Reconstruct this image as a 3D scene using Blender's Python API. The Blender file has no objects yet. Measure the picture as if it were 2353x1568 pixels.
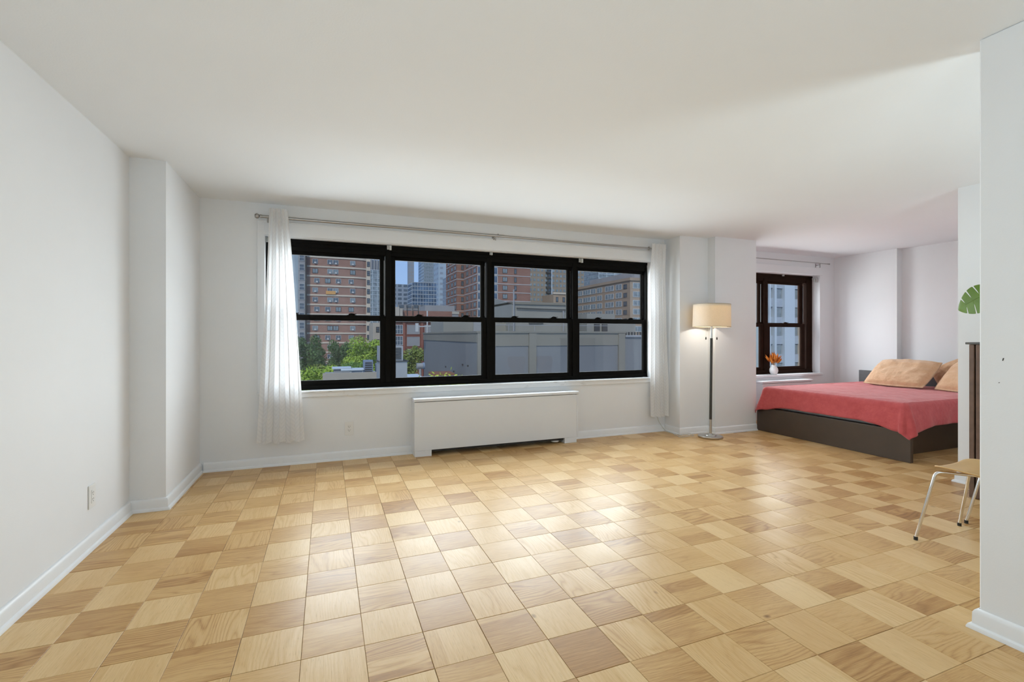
import bpy, bmesh, math, random
from mathutils import Vector, Matrix, noise
random.seed(7)
S = bpy.context.scene
COL = S.collection
PI = math.pi

# ------------------------------------------------------------------ camera, sky, lights, exposure
CAM_H = 1.216
cd = bpy.data.cameras.new('camera')
cam = bpy.data.objects.new('camera', cd); COL.objects.link(cam)
cam.location = (0, 0, CAM_H)
cam.rotation_euler = (PI/2, 0, -math.radians(21.4))
cd.sensor_width = 36.0
cd.lens = 36.0*1085/2353
cd.shift_y = -12.5/2353
cd.clip_start, cd.clip_end = 0.05, 2000
S.camera = cam

S.view_settings.view_transform = 'Standard'
S.view_settings.look = 'None'
S.view_settings.gamma = 1.0
S.view_settings.use_curve_mapping = False
S.view_settings.exposure = 0.08

w = bpy.data.worlds.new('sky'); S.world = w; w.use_nodes = True
wn = w.node_tree; wn.nodes.clear()
tc = wn.nodes.new('ShaderNodeTexCoord'); sx = wn.nodes.new('ShaderNodeSeparateXYZ')
rp = wn.nodes.new('ShaderNodeValToRGB'); bg = wn.nodes.new('ShaderNodeBackground'); wo = wn.nodes.new('ShaderNodeOutputWorld')
rp.color_ramp.elements[0].position = 0.0; rp.color_ramp.elements[0].color = (0.36, 0.55, 0.90, 1)
rp.color_ramp.elements[1].position = 0.7; rp.color_ramp.elements[1].color = (0.16, 0.32, 0.72, 1)
wn.links.new(tc.outputs['Generated'], sx.inputs[0]); wn.links.new(sx.outputs['Z'], rp.inputs['Fac'])
wn.links.new(rp.outputs[0], bg.inputs[0]); bg.inputs[1].default_value = 1.0
wn.links.new(bg.outputs[0], wo.inputs[0])

def lamp(name, kind, loc, rot, energy, color=(1, 1, 1), **kw):
    d = bpy.data.lights.new(name, kind); d.energy = energy; d.color = color
    for k, v in kw.items(): setattr(d, k, v)
    o = bpy.data.objects.new(name, d); COL.objects.link(o); o.location = loc; o.rotation_euler = rot
    return o
lamp('sun', 'SUN', (0, -20, 30), (math.radians(48), 0, math.radians(-32)), 2.0, (1, .94, .84), angle=math.radians(8))
# daylight pouring in through the two windows
lamp('daylight_wide_window', 'AREA', (1.64, 6.05, 1.85), (math.radians(-80), 0, 0), 462, (.885, .952, 1.0), shape='RECTANGLE', size=5.4, size_y=2.3)
lamp('daylight_bed_window', 'AREA', (6.4, 6.1, 1.8), (math.radians(-81), 0, 0), 195, (.975, .985, 1.0), shape='RECTANGLE', size=2.5, size_y=2.2)
# unseen fill uplights, added to brighten the room by bouncing off the ceiling
lamp('bounce_fill', 'AREA', (-0.2, -1.5, 0.12), (math.radians(180), 0, 0), 52, (.74, .905, 1), shape='DISK', size=1.3)
lamp('bounce_fill_bedside', 'AREA', (3.5, 0.0, 0.12), (math.radians(180), 0, 0), 29, (.76, .93, 1), shape='DISK', size=0.5)

try:
    S.cycles.use_denoising = True
    S.cycles.max_bounces = 10; S.cycles.diffuse_bounces = 6; S.cycles.glossy_bounces = 4
    S.cycles.transparent_max_bounces = 12; S.cycles.transmission_bounces = 6
    S.cycles.sample_clamp_indirect = 6.0
except Exception:
    pass

# ------------------------------------------------------------------ materials
def srgb(r, g, b):
    f = lambda c: (c/255/12.92) if c/255 <= .04045 else ((c/255+.055)/1.055)**2.4
    return (f(r), f(g), f(b), 1)
MATS = {}
class NT:
    def __init__(s, m): s.t = m.node_tree; s.n = s.t.nodes; s.l = s.t.links
    def new(s, typ, ins=None, **kw):
        nd = s.n.new(typ)
        for k, v in kw.items(): setattr(nd, k, v)
        for k, v in (ins or {}).items():
            i = nd.inputs[k]
            if isinstance(v, bpy.types.NodeSocket): s.l.new(v, i)
            else: i.default_value = v
        return nd
    def math(s, op, a, b=0.0, c=None):
        d = {0: a, 1: b}
        if c is not None: d[2] = c
        return s.new('ShaderNodeMath', d, operation=op).outputs[0]
    def mix(s, f, a, b, mode='MIX'):
        n = s.new('ShaderNodeMix', data_type='RGBA', blend_type=mode)
        for idx, v in ((0, f), (6, a), (7, b)):
            if isinstance(v, bpy.types.NodeSocket): s.l.new(v, n.inputs[idx])
            else: n.inputs[idx].default_value = v
        return n.outputs[2]
    def ramp(s, fac, stops):
        r = s.new('ShaderNodeValToRGB'); s.l.new(fac, r.inputs[0])
        e = r.color_ramp.elements
        while len(e) < len(stops): e.new(0.5)
        for x, (p, c) in zip(e, stops): x.position = p; x.color = c if len(c) == 4 else (*c, 1)
        return r.outputs[0]
    def noise(s, vec, scale, detail=3, rough=.5):
        n = s.new('ShaderNodeTexNoise', {'Scale': scale, 'Detail': detail, 'Roughness': rough})
        if vec is not None: s.l.new(vec, n.inputs['Vector'])
        return n.outputs['Fac']
def mat(name, color, rough=.5, metal=0.0, bump=0.0, bscale=60, vary=0.0, vscale=4, spec=.5, **kw):
    """plain surface: base colour, slight large-scale variation and fine relief, all from noise"""
    if name in MATS: return MATS[name]
    m = bpy.data.materials.new(name); m.use_nodes = True; t = NT(m)
    b = t.n['Principled BSDF']; b.inputs['Roughness'].default_value = rough; b.inputs['Metallic'].default_value = metal
    b.inputs['Specular IOR Level'].default_value = spec
    c = color if len(color) == 4 else (*color, 1)
    co = t.new('ShaderNodeTexCoord').outputs['Object']
    if vary:
        n = t.noise(co, vscale, 4)
        lo = tuple(x*(1-vary) for x in c[:3])+(1,); hi = tuple(min(1, x*(1+vary)) for x in c[:3])+(1,)
        t.l.new(t.ramp(n, [(.25, lo), (.75, hi)]), b.inputs['Base Color'])
    else: b.inputs['Base Color'].default_value = c
    if bump:
        bp = t.new('ShaderNodeBump', {'Strength': bump, 'Distance': .01, 'Height': t.noise(co, bscale, 4)})
        t.l.new(bp.outputs[0], b.inputs['Normal'])
    for k, v in kw.items(): b.inputs[k].default_value = v
    MATS[name] = m
    return m
M_WALL = mat('wall_paint', (.79, .805, .822), .75, bump=.04, bscale=180, vary=.012, vscale=2.2, spec=.25)
M_CEIL = mat('ceiling_paint', (.805, .83, .855), .85, bump=.05, bscale=120, vary=.01, vscale=1.5, spec=.2)
M_TRIM = mat('trim_gloss_paint', (.80, .815, .83), .38, bump=.03, bscale=90, vary=.015, vscale=6)
M_RAD = mat('radiator_paint', (.75, .775, .81), .5, bump=.02, bscale=100, vary=.012, vscale=3)
M_BLACK = mat('black_window_paint', (.0065, .006, .0053), .7, spec=.06, vary=.15, vscale=8)
M_BROWN = mat('brown_window_paint', (.022, .0105, .0065), .7, spec=.06, vary=.15, vscale=8)
M_NICKEL = mat('brushed_nickel', (.52, .51, .49), .28, metal=1.0, bump=.02, bscale=300)
M_RODMET = mat('rod_nickel', (.42, .41, .40), .30, metal=1.0)
M_CHROME = mat('chrome', (.75, .75, .75), .12, metal=1.0)
M_BLKWOOD = mat('black_lamp_pole', (.03, .028, .024), .4, vary=.3, vscale=30)
M_RUBBER = mat('black_rubber', (.015, .014, .012), .6)
M_PLAST = mat('white_plastic', (.78, .78, .77), .4)
M_SLOT = mat('dark_slot', (.03, .03, .03), .7)
M_CLEAR = mat('clear_bracket_plastic', (.55, .56, .55), .2)
M_CORD = mat('clear_cord', (.55, .52, .47), .35)
M_CHERRY = mat('bed_veneer', (.060, .040, .026), .42, bump=.02, bscale=80, vary=.10, vscale=6)
M_HEADB = mat('headboard_grey', (.085, .088, .092), .5, vary=.12, vscale=30)
M_MATT = mat('mattress_ticking', (.7, .7, .68), .8)
M_BEECH = mat('chair_plywood', (.60, .385, .165), .38, vary=.08, vscale=12)
M_CABWOOD = mat('cabinet_wood', (.13, .075, .05), .5, vary=.35, vscale=12)
M_CABTOP = mat('cabinet_top', (.09, .09, .085), .4)
M_CABGAP = mat('cabinet_gap', (.012, .01, .008), .8)
M_VASE = mat('white_ceramic', (.82, .82, .81), .3)
M_POT = mat('pot_clay', (.5, .48, .45), .6)
M_LEAF = mat('monstera_green', (.095, .185, .010), .55, vary=.18, vscale=14)
M_STEM = mat('plant_stem', (.12, .18, .04), .5)
M_DRY = mat('dried_orange', (.62, .20, .022), .7, vary=.45, vscale=60)
M_DRYSTEM = mat('dried_stem', (.35, .2, .07), .8)
def m_worn():
    m = mat('worn_trim_paint', (.80, .815, .83), .4); t = NT(m); b = t.n['Principled BSDF']
    co = t.new('ShaderNodeTexCoord').outputs['Object']; s_ = t.new('ShaderNodeSeparateXYZ', {0: co})
    v = t.new('ShaderNodeCombineXYZ', {0: t.math('MULTIPLY', s_.outputs[0], 7.0), 2: t.math('MULTIPLY', s_.outputs[2], 70.0)}).outputs[0]
    n = t.noise(v, 1.0, 4, .6); big = t.noise(co, 1.6, 2)
    f = t.math('MULTIPLY', t.ramp(n, [(.60, (0, 0, 0)), (.68, (1, 1, 1))]), t.ramp(big, [(.48, (0, 0, 0)), (.58, (1, 1, 1))]))
    t.l.new(t.mix(f, (.80, .815, .83, 1), (.30, .29, .27, 1)), b.inputs['Base Color']); return m
M_WORN = m_worn()
M_SLAB = mat('floor_joint', (.10, .065, .035), .8)

def m_glass():
    m = bpy.data.materials.new('window_glass'); m.use_nodes = True; t = NT(m)
    t.n.remove(t.n['Principled BSDF'])
    tr = t.new('ShaderNodeBsdfTransparent', {'Color': (.93, .945, .94, 1)})
    gl = t.new('ShaderNodeBsdfGlossy', {'Color': (1, 1, 1, 1), 'Roughness': .02})
    fr = t.new('ShaderNodeFresnel', {'IOR': 1.45})
    bf = t.new('ShaderNodeNewGeometry').outputs['Backfacing']
    fac = t.math('MULTIPLY', fr.outputs[0], t.math('SUBTRACT', 1.0, bf))     # a thin pane: only the outer face of each side mirrors
    mx = t.new('ShaderNodeMixShader', {0: fac, 1: tr.outputs[0], 2: gl.outputs[0]})
    t.l.new(mx.outputs[0], t.n['Material Output'].inputs[0]); return m
M_GLASS = m_glass()

def m_parquet():
    m = bpy.data.materials.new('oak_parquet'); m.use_nodes = True; t = NT(m); b = t.n['Principled BSDF']
    uv = t.new('ShaderNodeUVMap', uv_map='UVMap').outputs[0]
    tone = t.new('ShaderNodeVertexColor', layer_name='tone').outputs['Color']
    sp = t.new('ShaderNodeSeparateColor', {0: tone}); R, G, B = sp.outputs[0], sp.outputs[1], sp.outputs[2]
    s = t.new('ShaderNodeSeparateXYZ', {0: uv}); U, V = s.outputs[0], s.outputs[1]
    # long-grain coordinates, warped for cathedral figure
    lowv = t.new('ShaderNodeCombineXYZ', {0: t.math('MULTIPLY', U, 1.6), 1: t.math('MULTIPLY', V, 8.0)}).outputs[0]
    warp = t.noise(lowv, 1.0, 1.5)
    rings = t.math('ADD', t.math('MULTIPLY', V, 40.0), t.math('MULTIPLY', warp, 11.0))
    saw = t.math('FRACT', rings)
    ring = t.math('POWER', t.math('ABSOLUTE', t.math('SUBTRACT', saw, .5)), 2.0)      # 0 .. .25
    fine = t.noise(t.new('ShaderNodeCombineXYZ', {0: t.math('MULTIPLY', U, 9.0), 1: t.math('MULTIPLY', V, 260.0)}).outputs[0], 1.0, 4, .6)
    pore = t.noise(t.new('ShaderNodeCombineXYZ', {0: t.math('MULTIPLY', U, 22.0), 1: t.math('MULTIPLY', V, 420.0)}).outputs[0], 1.0, 2, .5)
    blot = t.noise(t.new('ShaderNodeCombineXYZ', {0: t.math('MULTIPLY', U, 2.2), 1: t.math('MULTIPLY', V, 5.0)}).outputs[0], 1.0, 3)
    # strips inside a block: two or three staves of slightly different wood
    st = t.new('ShaderNodeTexWhiteNoise', {'W': t.math('FLOOR', t.math('MULTIPLY', V, 1/0.0762))}, noise_dimensions='1D').outputs['Value']
    strip = t.math('MULTIPLY', t.math('SUBTRACT', st, .5), t.math('MULTIPLY', B, .26))
    val = t.math('ADD', R, strip)
    val = t.math('ADD', val, t.math('MULTIPLY', t.math('SUBTRACT', fine, .5), .50))
    val = t.math('ADD', val, t.math('MULTIPLY', t.math('SUBTRACT', blot, .5), .35))
    val = t.math('SUBTRACT', val, t.math('MULTIPLY', ring, t.math('MULTIPLY_ADD', G, 1.0, .20)))
    col = t.ramp(val, [(0.0, (.215, .105, .034)), (.35, (.405, .215, .074)), (.62, (.585, .365, .150)), (1.0, (.71, .50, .255))])
    dark = t.ramp(pore, [(.27, (.62, .56, .50)), (.40, (1, 1, 1))])
    col = t.mix(.7, col, dark, 'MULTIPLY')
    knot = t.new('ShaderNodeTexVoronoi', {'Scale': 1.0, 'Vector': t.new('ShaderNodeCombineXYZ', {0: t.math('MULTIPLY', U, 2.6), 1: t.math('MULTIPLY', V, 4.2)}).outputs[0]}).outputs['Distance']
    kc = t.ramp(knot, [(.015, (.25, .17, .10)), (.06, (1, 1, 1))])
    col = t.mix(.8, col, kc, 'MULTIPLY')
    t.l.new(col, b.inputs['Base Color'])
    ob = t.new('ShaderNodeTexCoord').outputs['Object']
    rr = t.ramp(t.noise(ob, 3.0, 4), [(.3, (.28, .28, .28)), (.7, (.38, .38, .38))])
    t.l.new(rr, b.inputs['Roughness'])
    b.inputs['Specular IOR Level'].default_value = .27
    hb = t.math('ADD', t.math('MULTIPLY', fine, .5), t.math('MULTIPLY', t.noise(ob, 5.0, 2), 1.2))
    bp = t.new('ShaderNodeBump', {'Strength': .10, 'Distance': .004, 'Height': hb})
    t.l.new(bp.outputs[0], b.inputs['Normal'])
    return m
M_PARQ = m_parquet()

def m_curtain():
    m = bpy.data.materials.new('white_curtain'); m.use_nodes = True; t = NT(m); b = t.n['Principled BSDF']
    t.n.remove(b)
    uv = t.new('ShaderNodeUVMap', uv_map='UVMap').outputs[0]
    s = t.new('ShaderNodeSeparateXYZ', {0: uv}); U, V = s.outputs[0], s.outputs[1]
    zig = t.math('ABSOLUTE', t.math('SUBTRACT', t.math('FRACT', t.math('MULTIPLY', U, 7.0)), .5))
    ln = t.math('FRACT', t.math('MULTIPLY', t.math('ADD', t.math('MULTIPLY', V, 1.0), t.math('MULTIPLY', zig, .16)), 26.0))
    band = t.ramp(ln, [(.35, (0, 0, 0)), (.55, (1, 1, 1))])
    c = t.mix(band, (.90, .90, .905, 1), (.95, .95, .95, 1))
    d = t.new('ShaderNodeBsdfDiffuse', {'Color': c}); tl = t.new('ShaderNodeBsdfTranslucent', {'Color': (.74, .74, .75, 1)})
    bp = t.new('ShaderNodeBump', {'Strength': .12, 'Distance': .004, 'Height': band})
    t.l.new(bp.outputs[0], d.inputs['Normal'])
    tr = t.new('ShaderNodeBsdfTransparent', {'Color': (1, 1, 1, 1)})
    mx = t.new('ShaderNodeMixShader', {0: .36, 1: d.outputs[0], 2: tl.outputs[0]})
    m2 = t.new('ShaderNodeMixShader', {0: .012, 1: mx.outputs[0], 2: tr.outputs[0]})
    t.l.new(m2.outputs[0], t.n['Material Output'].inputs[0]); return m
M_CURT = m_curtain()
def m_shade():
    m = bpy.data.materials.new('linen_shade'); m.use_nodes = True; t = NT(m); t.n.remove(t.n['Principled BSDF'])
    co = t.new('ShaderNodeTexCoord').outputs['Object']
    n = t.noise(co, 90, 4, .7)
    c = t.ramp(n, [(.3, (.74, .72, .66, 1)), (.7, (.84, .82, .77, 1))])
    d = t.new('ShaderNodeBsdfDiffuse', {'Color': c}); tl = t.new('ShaderNodeBsdfTranslucent', {'Color': (.80, .64, .38, 1)})
    mx = t.new('ShaderNodeMixShader', {0: .38, 1: d.outputs[0], 2: tl.outputs[0]})
    t.l.new(mx.outputs[0], t.n['Material Output'].inputs[0]); return m
M_SHADE = m_shade()
def m_fabric(name, lo, hi, bscale, bstr, sheen=.4, quilt=False):
    m = bpy.data.materials.new(name); m.use_nodes = True; t = NT(m); b = t.n['Principled BSDF']
    co = t.new('ShaderNodeTexCoord').outputs['Object']
    n = t.noise(co, bscale*.5, 5, .65)
    t.l.new(t.ramp(n, [(.3, lo), (.7, hi)]), b.inputs['Base Color'])
    b.inputs['Roughness'].default_value = .85; b.inputs['Sheen Weight'].default_value = sheen
    b.inputs['Specular IOR Level'].default_value = .2
    h = t.noise(co, bscale, 5, .6)
    if quilt:
        v = t.new('ShaderNodeTexVoronoi', {'Scale': 26.0, 'Vector': co}).outputs['Distance']
        h = t.math('ADD', h, t.math('MULTIPLY', v, .5))
    bp = t.new('ShaderNodeBump', {'Strength': bstr, 'Distance': .012, 'Height': h})
    t.l.new(bp.outputs[0], b.inputs['Normal']); return m
M_QUILT = m_fabric('coral_quilt', (.46, .075, .080), (.55, .105, .108), 30, .28, .22, True)
M_PILLOW = m_fabric('tan_sham', (.66, .40, .225), (.76, .51, .32), 18, .8, .3)
M_PILLOW2 = m_fabric('grey_pillow', (.30, .24, .19), (.38, .31, .25), 18, .5, .2)

def m_brick(name, c1, c2, mortar, scale=1.0):
    m = bpy.data.materials.new(name); m.use_nodes = True; t = NT(m); b = t.n['Principled BSDF']
    co = t.new('ShaderNodeTexCoord').outputs['Object']
    s = t.new('ShaderNodeSeparateXYZ', {0: co})
    v = t.new('ShaderNodeCombineXYZ', {0: t.math('ADD', s.outputs[0], s.outputs[1]), 1: s.outputs[2]}).outputs[0]
    br = t.new('ShaderNodeTexBrick', {'Vector': v, 'Color1': (*c1, 1), 'Color2': (*c2, 1), 'Mortar': (*mortar, 1), 'Scale': scale,
                                     'Mortar Size': .02, 'Brick Width': .6, 'Row Height': .25})
    c = t.mix(t.noise(co, .5, 4), br.outputs[0], (*[x*.72 for x in c1], 1))
    t.l.new(c, b.inputs['Base Color']); b.inputs['Roughness'].default_value = .9; b.inputs['Specular IOR Level'].default_value = .15
    return m
M_BRICK = m_brick('red_brown_brick', (.36, .205, .155), (.42, .245, .19), (.38, .29, .24))
M_BRICK2 = m_brick('red_tower_brick', (.31, .155, .115), (.36, .19, .145), (.33, .24, .19))
M_BRICK3 = m_brick('terracotta_brick', (.30, .105, .075), (.34, .13, .095), (.30, .18, .14))
ext = lambda n, c, r=.85, **k: mat(n, c, r, vary=k.pop('vary', .08), vscale=k.pop('vscale', .35), spec=.15, **k)
M_BAND = ext('concrete_band', (.60, .52, .41))
M_TAN = ext('tan_masonry', (.36, .27, .19))
M_TAN2 = ext('tan_tower_masonry', (.31, .255, .19))
M_BEIGE = ext('beige_masonry', (.45, .41, .34))
M_HALL = ext('grey_hall_panel', (.185, .186, .182), vary=.05)
M_HALLTRIM = ext('hall_trim', (.215, .195, .155))
M_ROOFW = ext('bulkhead_render', (.27, .26, .225))
M_PALE = ext('pale_blue_render', (.33, .40, .43))
M_GREYC = ext('grey_concrete', (.30, .30, .30))
M_GREYT = ext('grey_tower', (.27, .31, .35), vary=.05)
M_WHITEP = ext('white_pier', (.55, .62, .66), vary=.03)
M_SPAND = ext('blue_spandrel', (.40, .45, .50), vary=.12, vscale=.8)
M_EXTGLASS = mat('far_glass', (.10, .13, .16), .15, vary=.6, vscale=.9)
M_EXTGLASSB = mat('far_blue_glass', (.07, .12, .19), .12, vary=.7, vscale=.25)
M_EXTGLASSP = mat('far_pale_glass', (.22, .27, .29), .2, vary=.5, vscale=.7)
M_EXTFRAME = ext('far_white_frame', (.50, .51, .50))
M_EXTDARK = ext('far_dark_frame', (.06, .06, .06))
M_ORANGE = ext('orange_board', (.66, .36, .13))
M_RUST = ext('rust_roof', (.27, .13, .08))
M_HVAC = ext('hvac_metal', (.32, .325, .32), .5)
M_HVACB = ext('hvac_blue', (.22, .28, .37), .6)
M_ROOFT = ext('roof_terrace', (.36, .36, .34))
M_STREET = ext('street', (.12, .12, .12))
def m_foliage(name, lo, hi):
    m = bpy.data.materials.new(name); m.use_nodes = True; t = NT(m); b = t.n['Principled BSDF']
    co = t.new('ShaderNodeTexCoord').outputs['Object']
    t.l.new(t.ramp(t.noise(co, 1.1, 5, .7), [(.32, (*lo, 1)), (.68, (*hi, 1))]), b.inputs['Base Color'])
    b.inputs['Roughness'].default_value = .7; b.inputs['Specular IOR Level'].default_value = .1
    return m
M_FOL_D = m_foliage('foliage_dark', (.05, .10, .035), (.13, .22, .07))
M_FOL_M = m_foliage('foliage_mid', (.10, .20, .04), (.22, .38, .08))
M_FOL_L = m_foliage('foliage_light', (.20, .33, .04), (.42, .56, .08))
M_FOL_O = m_foliage('foliage_olive', (.17, .23, .05), (.32, .38, .10))
M_FOL_Y = m_foliage('foliage_yellow', (.35, .45, .05), (.62, .66, .10))
M_BARK = ext('bark', (.09, .065, .045))

# ------------------------------------------------------------------ mesh helpers
class MB:
    def __init__(s): s.v = []; s.f = []; s.mi = []; s.uv = None; s.sm = []
    def quad(s, a, b, c, d, mi=0):
        n = len(s.v); s.v += [a, b, c, d]; s.f.append((n, n+1, n+2, n+3)); s.mi.append(mi)
    def box(s, x0, x1, y0, y1, z0, z1, mi=0):
        n = len(s.v)
        s.v += [(x0, y0, z0), (x1, y0, z0), (x1, y1, z0), (x0, y1, z0), (x0, y0, z1), (x1, y0, z1), (x1, y1, z1), (x0, y1, z1)]
        for q in ((0, 3, 2, 1), (4, 5, 6, 7), (0, 1, 5, 4), (1, 2, 6, 5), (2, 3, 7, 6), (3, 0, 4, 7)):
            s.f.append(tuple(n+i for i in q)); s.mi.append(mi)
        return s
    def prism(s, poly, axis, a0, a1, mi=0):
        """poly: list of 2-D points; extruded along axis 'x','y','z' from a0 to a1"""
        P = {'x': lambda p, a: (a, p[0], p[1]), 'y': lambda p, a: (p[0], a, p[1]), 'z': lambda p, a: (p[0], p[1], a)}[axis]
        n = len(s.v); k = len(poly)
        s.v += [P(p, a0) for p in poly]+[P(p, a1) for p in poly]
        for i in range(k):
            j = (i+1) % k; s.f.append((n+i, n+j, n+k+j, n+k+i)); s.mi.append(mi)
        s.f.append(tuple(n+i for i in reversed(range(k)))); s.mi.append(mi)
        s.f.append(tuple(n+k+i for i in range(k))); s.mi.append(mi)
        return s
    def tube(s, pts, r, seg=10, mi=0, cap=True):
        pts = [Vector(p) for p in pts]; n0 = len(s.v); prev = None
        rr = r if isinstance(r, (list, tuple)) else [r]*len(pts)
        for i, p in enumerate(pts):
            d = (pts[min(i+1, len(pts)-1)]-pts[max(i-1, 0)]).normalized()
            if prev is None:
                up = Vector((0, 0, 1)) if abs(d.z) < .9 else Vector((1, 0, 0))
                a = d.cross(up).normalized()
            else: a = (prev-d*prev.dot(d)).normalized()
            prev = a; b = d.cross(a)
            for k in range(seg):
                an = 2*PI*k/seg; s.v.append(tuple(p+(a*math.cos(an)+b*math.sin(an))*rr[i]))
        for i in range(len(pts)-1):
            for k in range(seg):
                k2 = (k+1) % seg
                s.f.append((n0+i*seg+k, n0+i*seg+k2, n0+(i+1)*seg+k2, n0+(i+1)*seg+k)); s.mi.append(mi)
        if cap:
            s.f.append(tuple(n0+k for k in reversed(range(seg)))); s.mi.append(mi)
            e = n0+(len(pts)-1)*seg; s.f.append(tuple(e+k for k in range(seg))); s.mi.append(mi)
        return s
    def lathe(s, prof, c=(0, 0, 0), seg=28, mi=0, closed=False):
        n0 = len(s.v); k = len(prof)
        for (r, z) in prof:
            for i in range(seg):
                a = 2*PI*i/seg; s.v.append((c[0]+r*math.cos(a), c[1]+r*math.sin(a), c[2]+z))
        for j in range(k-1 if not closed else k):
            j2 = (j+1) % k
            for i in range(seg):
                i2 = (i+1) % seg
                s.f.append((n0+j*seg+i, n0+j*seg+i2, n0+j2*seg+i2, n0+j2*seg+i)); s.mi.append(mi)
        if not closed:
            if prof[0][0] > 1e-6: s.f.append(tuple(n0+i for i in reversed(range(seg)))); s.mi.append(mi)
            if prof[-1][0] > 1e-6: s.f.append(tuple(n0+(k-1)*seg+i for i in range(seg))); s.mi.append(mi)
        return s
    def mesh(s, name, mats, org=(0, 0, 0), smooth=None):
        me = bpy.data.meshes.new(name)
        me.from_pydata([(v[0]-org[0], v[1]-org[1], v[2]-org[2]) for v in s.v], [], s.f)
        for m in (mats if isinstance(mats, (list, tuple)) else [mats]): me.materials.append(m)
        if any(s.mi): me.polygons.foreach_set('material_index', s.mi)
        if smooth is not None:
            me.polygons.foreach_set('use_smooth', [True]*len(me.polygons))
            try: me.set_sharp_from_angle(angle=math.radians(smooth))
            except Exception: pass
        me.update(); return me
def bevel(o, wd=.003, seg=2):
    m = o.modifiers.new('bevel', 'BEVEL'); m.width = wd; m.segments = seg; m.limit_method = 'ANGLE'; m.angle_limit = math.radians(40)
    return o
def base(mb):
    xs, ys, zs = zip(*mb.v); return ((min(xs)+max(xs))/2, (min(ys)+max(ys))/2, min(zs))
def link(name, me, parent=None, loc=(0, 0, 0)):
    o = bpy.data.objects.new(name, me); COL.objects.link(o)
    if parent: o.parent = parent
    o.location = loc; return o
def wloc(o):
    v = Vector((0, 0, 0))
    while o: v += Vector(o.location); o = o.parent
    return v
def part(name, mb, m, parent, smooth=None, label=None, local=False, bev=None):
    """a mesh child of a thing; vertices are in room coordinates unless local"""
    if local: org = Vector((0, 0, 0)); loc = (0, 0, 0)
    else:
        org = Vector(base(mb)); loc = org-wloc(parent)
    o = link(name, mb.mesh(name, m, org, smooth), parent, loc)
    if label: o['label'] = label
    if bev: bevel(o, bev)
    return o
def tag(o, label, cat, group=None, kind=None):
    o['label'] = label; o['category'] = cat
    if group: o['group'] = group
    if kind: o['kind'] = kind
    return o
def thing(name, label, cat, loc, group=None, rot=(0, 0, 0)):
    o = bpy.data.objects.new(name, None); COL.objects.link(o); o.empty_display_size = .1
    o.location = loc; o.rotation_euler = rot
    return tag(o, label, cat, group)
def single(name, mb, m, label, cat, group=None, smooth=None, bev=None):
    org = base(mb); o = link(name, mb.mesh(name, m, org, smooth), None, org)
    tag(o, label, cat, group)
    if bev: bevel(o, bev)
    return o
def struct(name, mb, m, label, cat='structure', smooth=None, bev=None):
    org = base(mb); o = link(name, mb.mesh(name, m, org, smooth), None, org); o['kind'] = 'structure'
    o['label'] = label; o['category'] = cat
    if bev: bevel(o, bev)
    return o
def sempty(name, label, cat, loc):
    o = thing(name, label, cat, loc); o['kind'] = 'structure'; return o

# ------------------------------------------------------------------ room shell
H = 2.44
XL, XR, XE = -1.26, 2.515, 4.88          # left wall, near partition face, far partition face
YB, YA = 4.91, 5.08                       # window wall, bed alcove window wall
T = .30
def wallbox(name, x0, x1, y0, y1, label, z0=0., z1=H, m=M_WALL):
    return struct(name, MB().box(x0, x1, y0, y1, z0, z1), m, label, 'wall')
wallbox('wall_left', XL-T, XL, -3.2, 3.965, 'long plain white wall beside the parquet with one low outlet')
wallbox('wall_pier', XL-T, -1.05, 3.965, 5.065, 'white corner pier stepping out between plain wall and window wall')
# window wall around the opening
WX0, WX1, WZ0, WZ1 = -.535, 3.80, .672, 2.142
YO, YAO = 5.065, 5.312
mb = MB().box(-1.05, WX0, YB, YO, 0, H).box(WX1, 4.02, YB, YO, 0, H).box(WX0, WX1, YB, YO, 0, WZ0).box(WX0, WX1, YB, YO, WZ1, H)
struct('wall_back', mb, M_WALL, 'white wall holding the wide black four-sash window', 'wall')
mb = MB().prism([(4.02, 5.065), (4.02, 4.63), (4.46, 4.63), (4.46, 4.51), (5.14, 4.51), (5.14, 5.312), (4.80, 5.312), (4.80, 5.065)], 'z', 0, H)
struct('column', mb, M_WALL, 'stepped white column between wide window and bed alcove behind the lamp', 'column')
AX0, AX1, AZ0, AZ1 = 5.14, 7.124, .632, 2.148
mb = MB().box(AX1, 7.45, YA, YAO, 0, H).box(AX0, AX1, YA, YAO, 0, AZ0).box(AX0, AX1, YA, YAO, AZ1, H)
struct('wall_alcove', mb, M_WALL, 'white wall around the brown window at the foot of the bed', 'wall')
mb = MB().prism([(7.45, 5.40), (7.45, 4.20), (7.56, 4.20), (7.56, 2.18), (7.86, 2.18), (7.86, 5.40)], 'z', 0, H)
struct('wall_right', mb, M_WALL, 'white stepped wall behind the headboard and pillows', 'wall')
mb = MB().prism([(XE, -1.2), (XE, 2.30), (7.56, 2.30), (7.56, 2.18), (5.0, 2.18), (5.0, -1.2)], 'z', 0, H)
struct('wall_partition', mb, M_WALL, 'narrow strip of white partition behind the green leaf and brown cabinet', 'wall')
mb = MB().box(XR, XR+.14, -3.2, 1.115, 0, H)
o = struct('wall_near', mb, M_WALL, 'plain white partition end wall in front of the wooden chair', 'wall', bev=.006)
for (y_, z_, h_) in ((1.040, 1.115, .011), (1.052, 1.025, .003)):
    part('scuff', MB().prism([(y_, z_), (y_+.003, z_), (y_+.001, z_+h_), (y_-.003, z_+h_)], 'x', XR-.0006, XR+.001), M_SLOT, o, label='small dark scuff in the paint')
wallbox('wall_dining', XR+.14, 5.0, -1.3, -1.2, 'white wall closing the dining nook')
wallbox('wall_front', XL-T, XR+.14, -3.4, -3.2, 'white wall closing the room opposite the windows')
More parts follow.
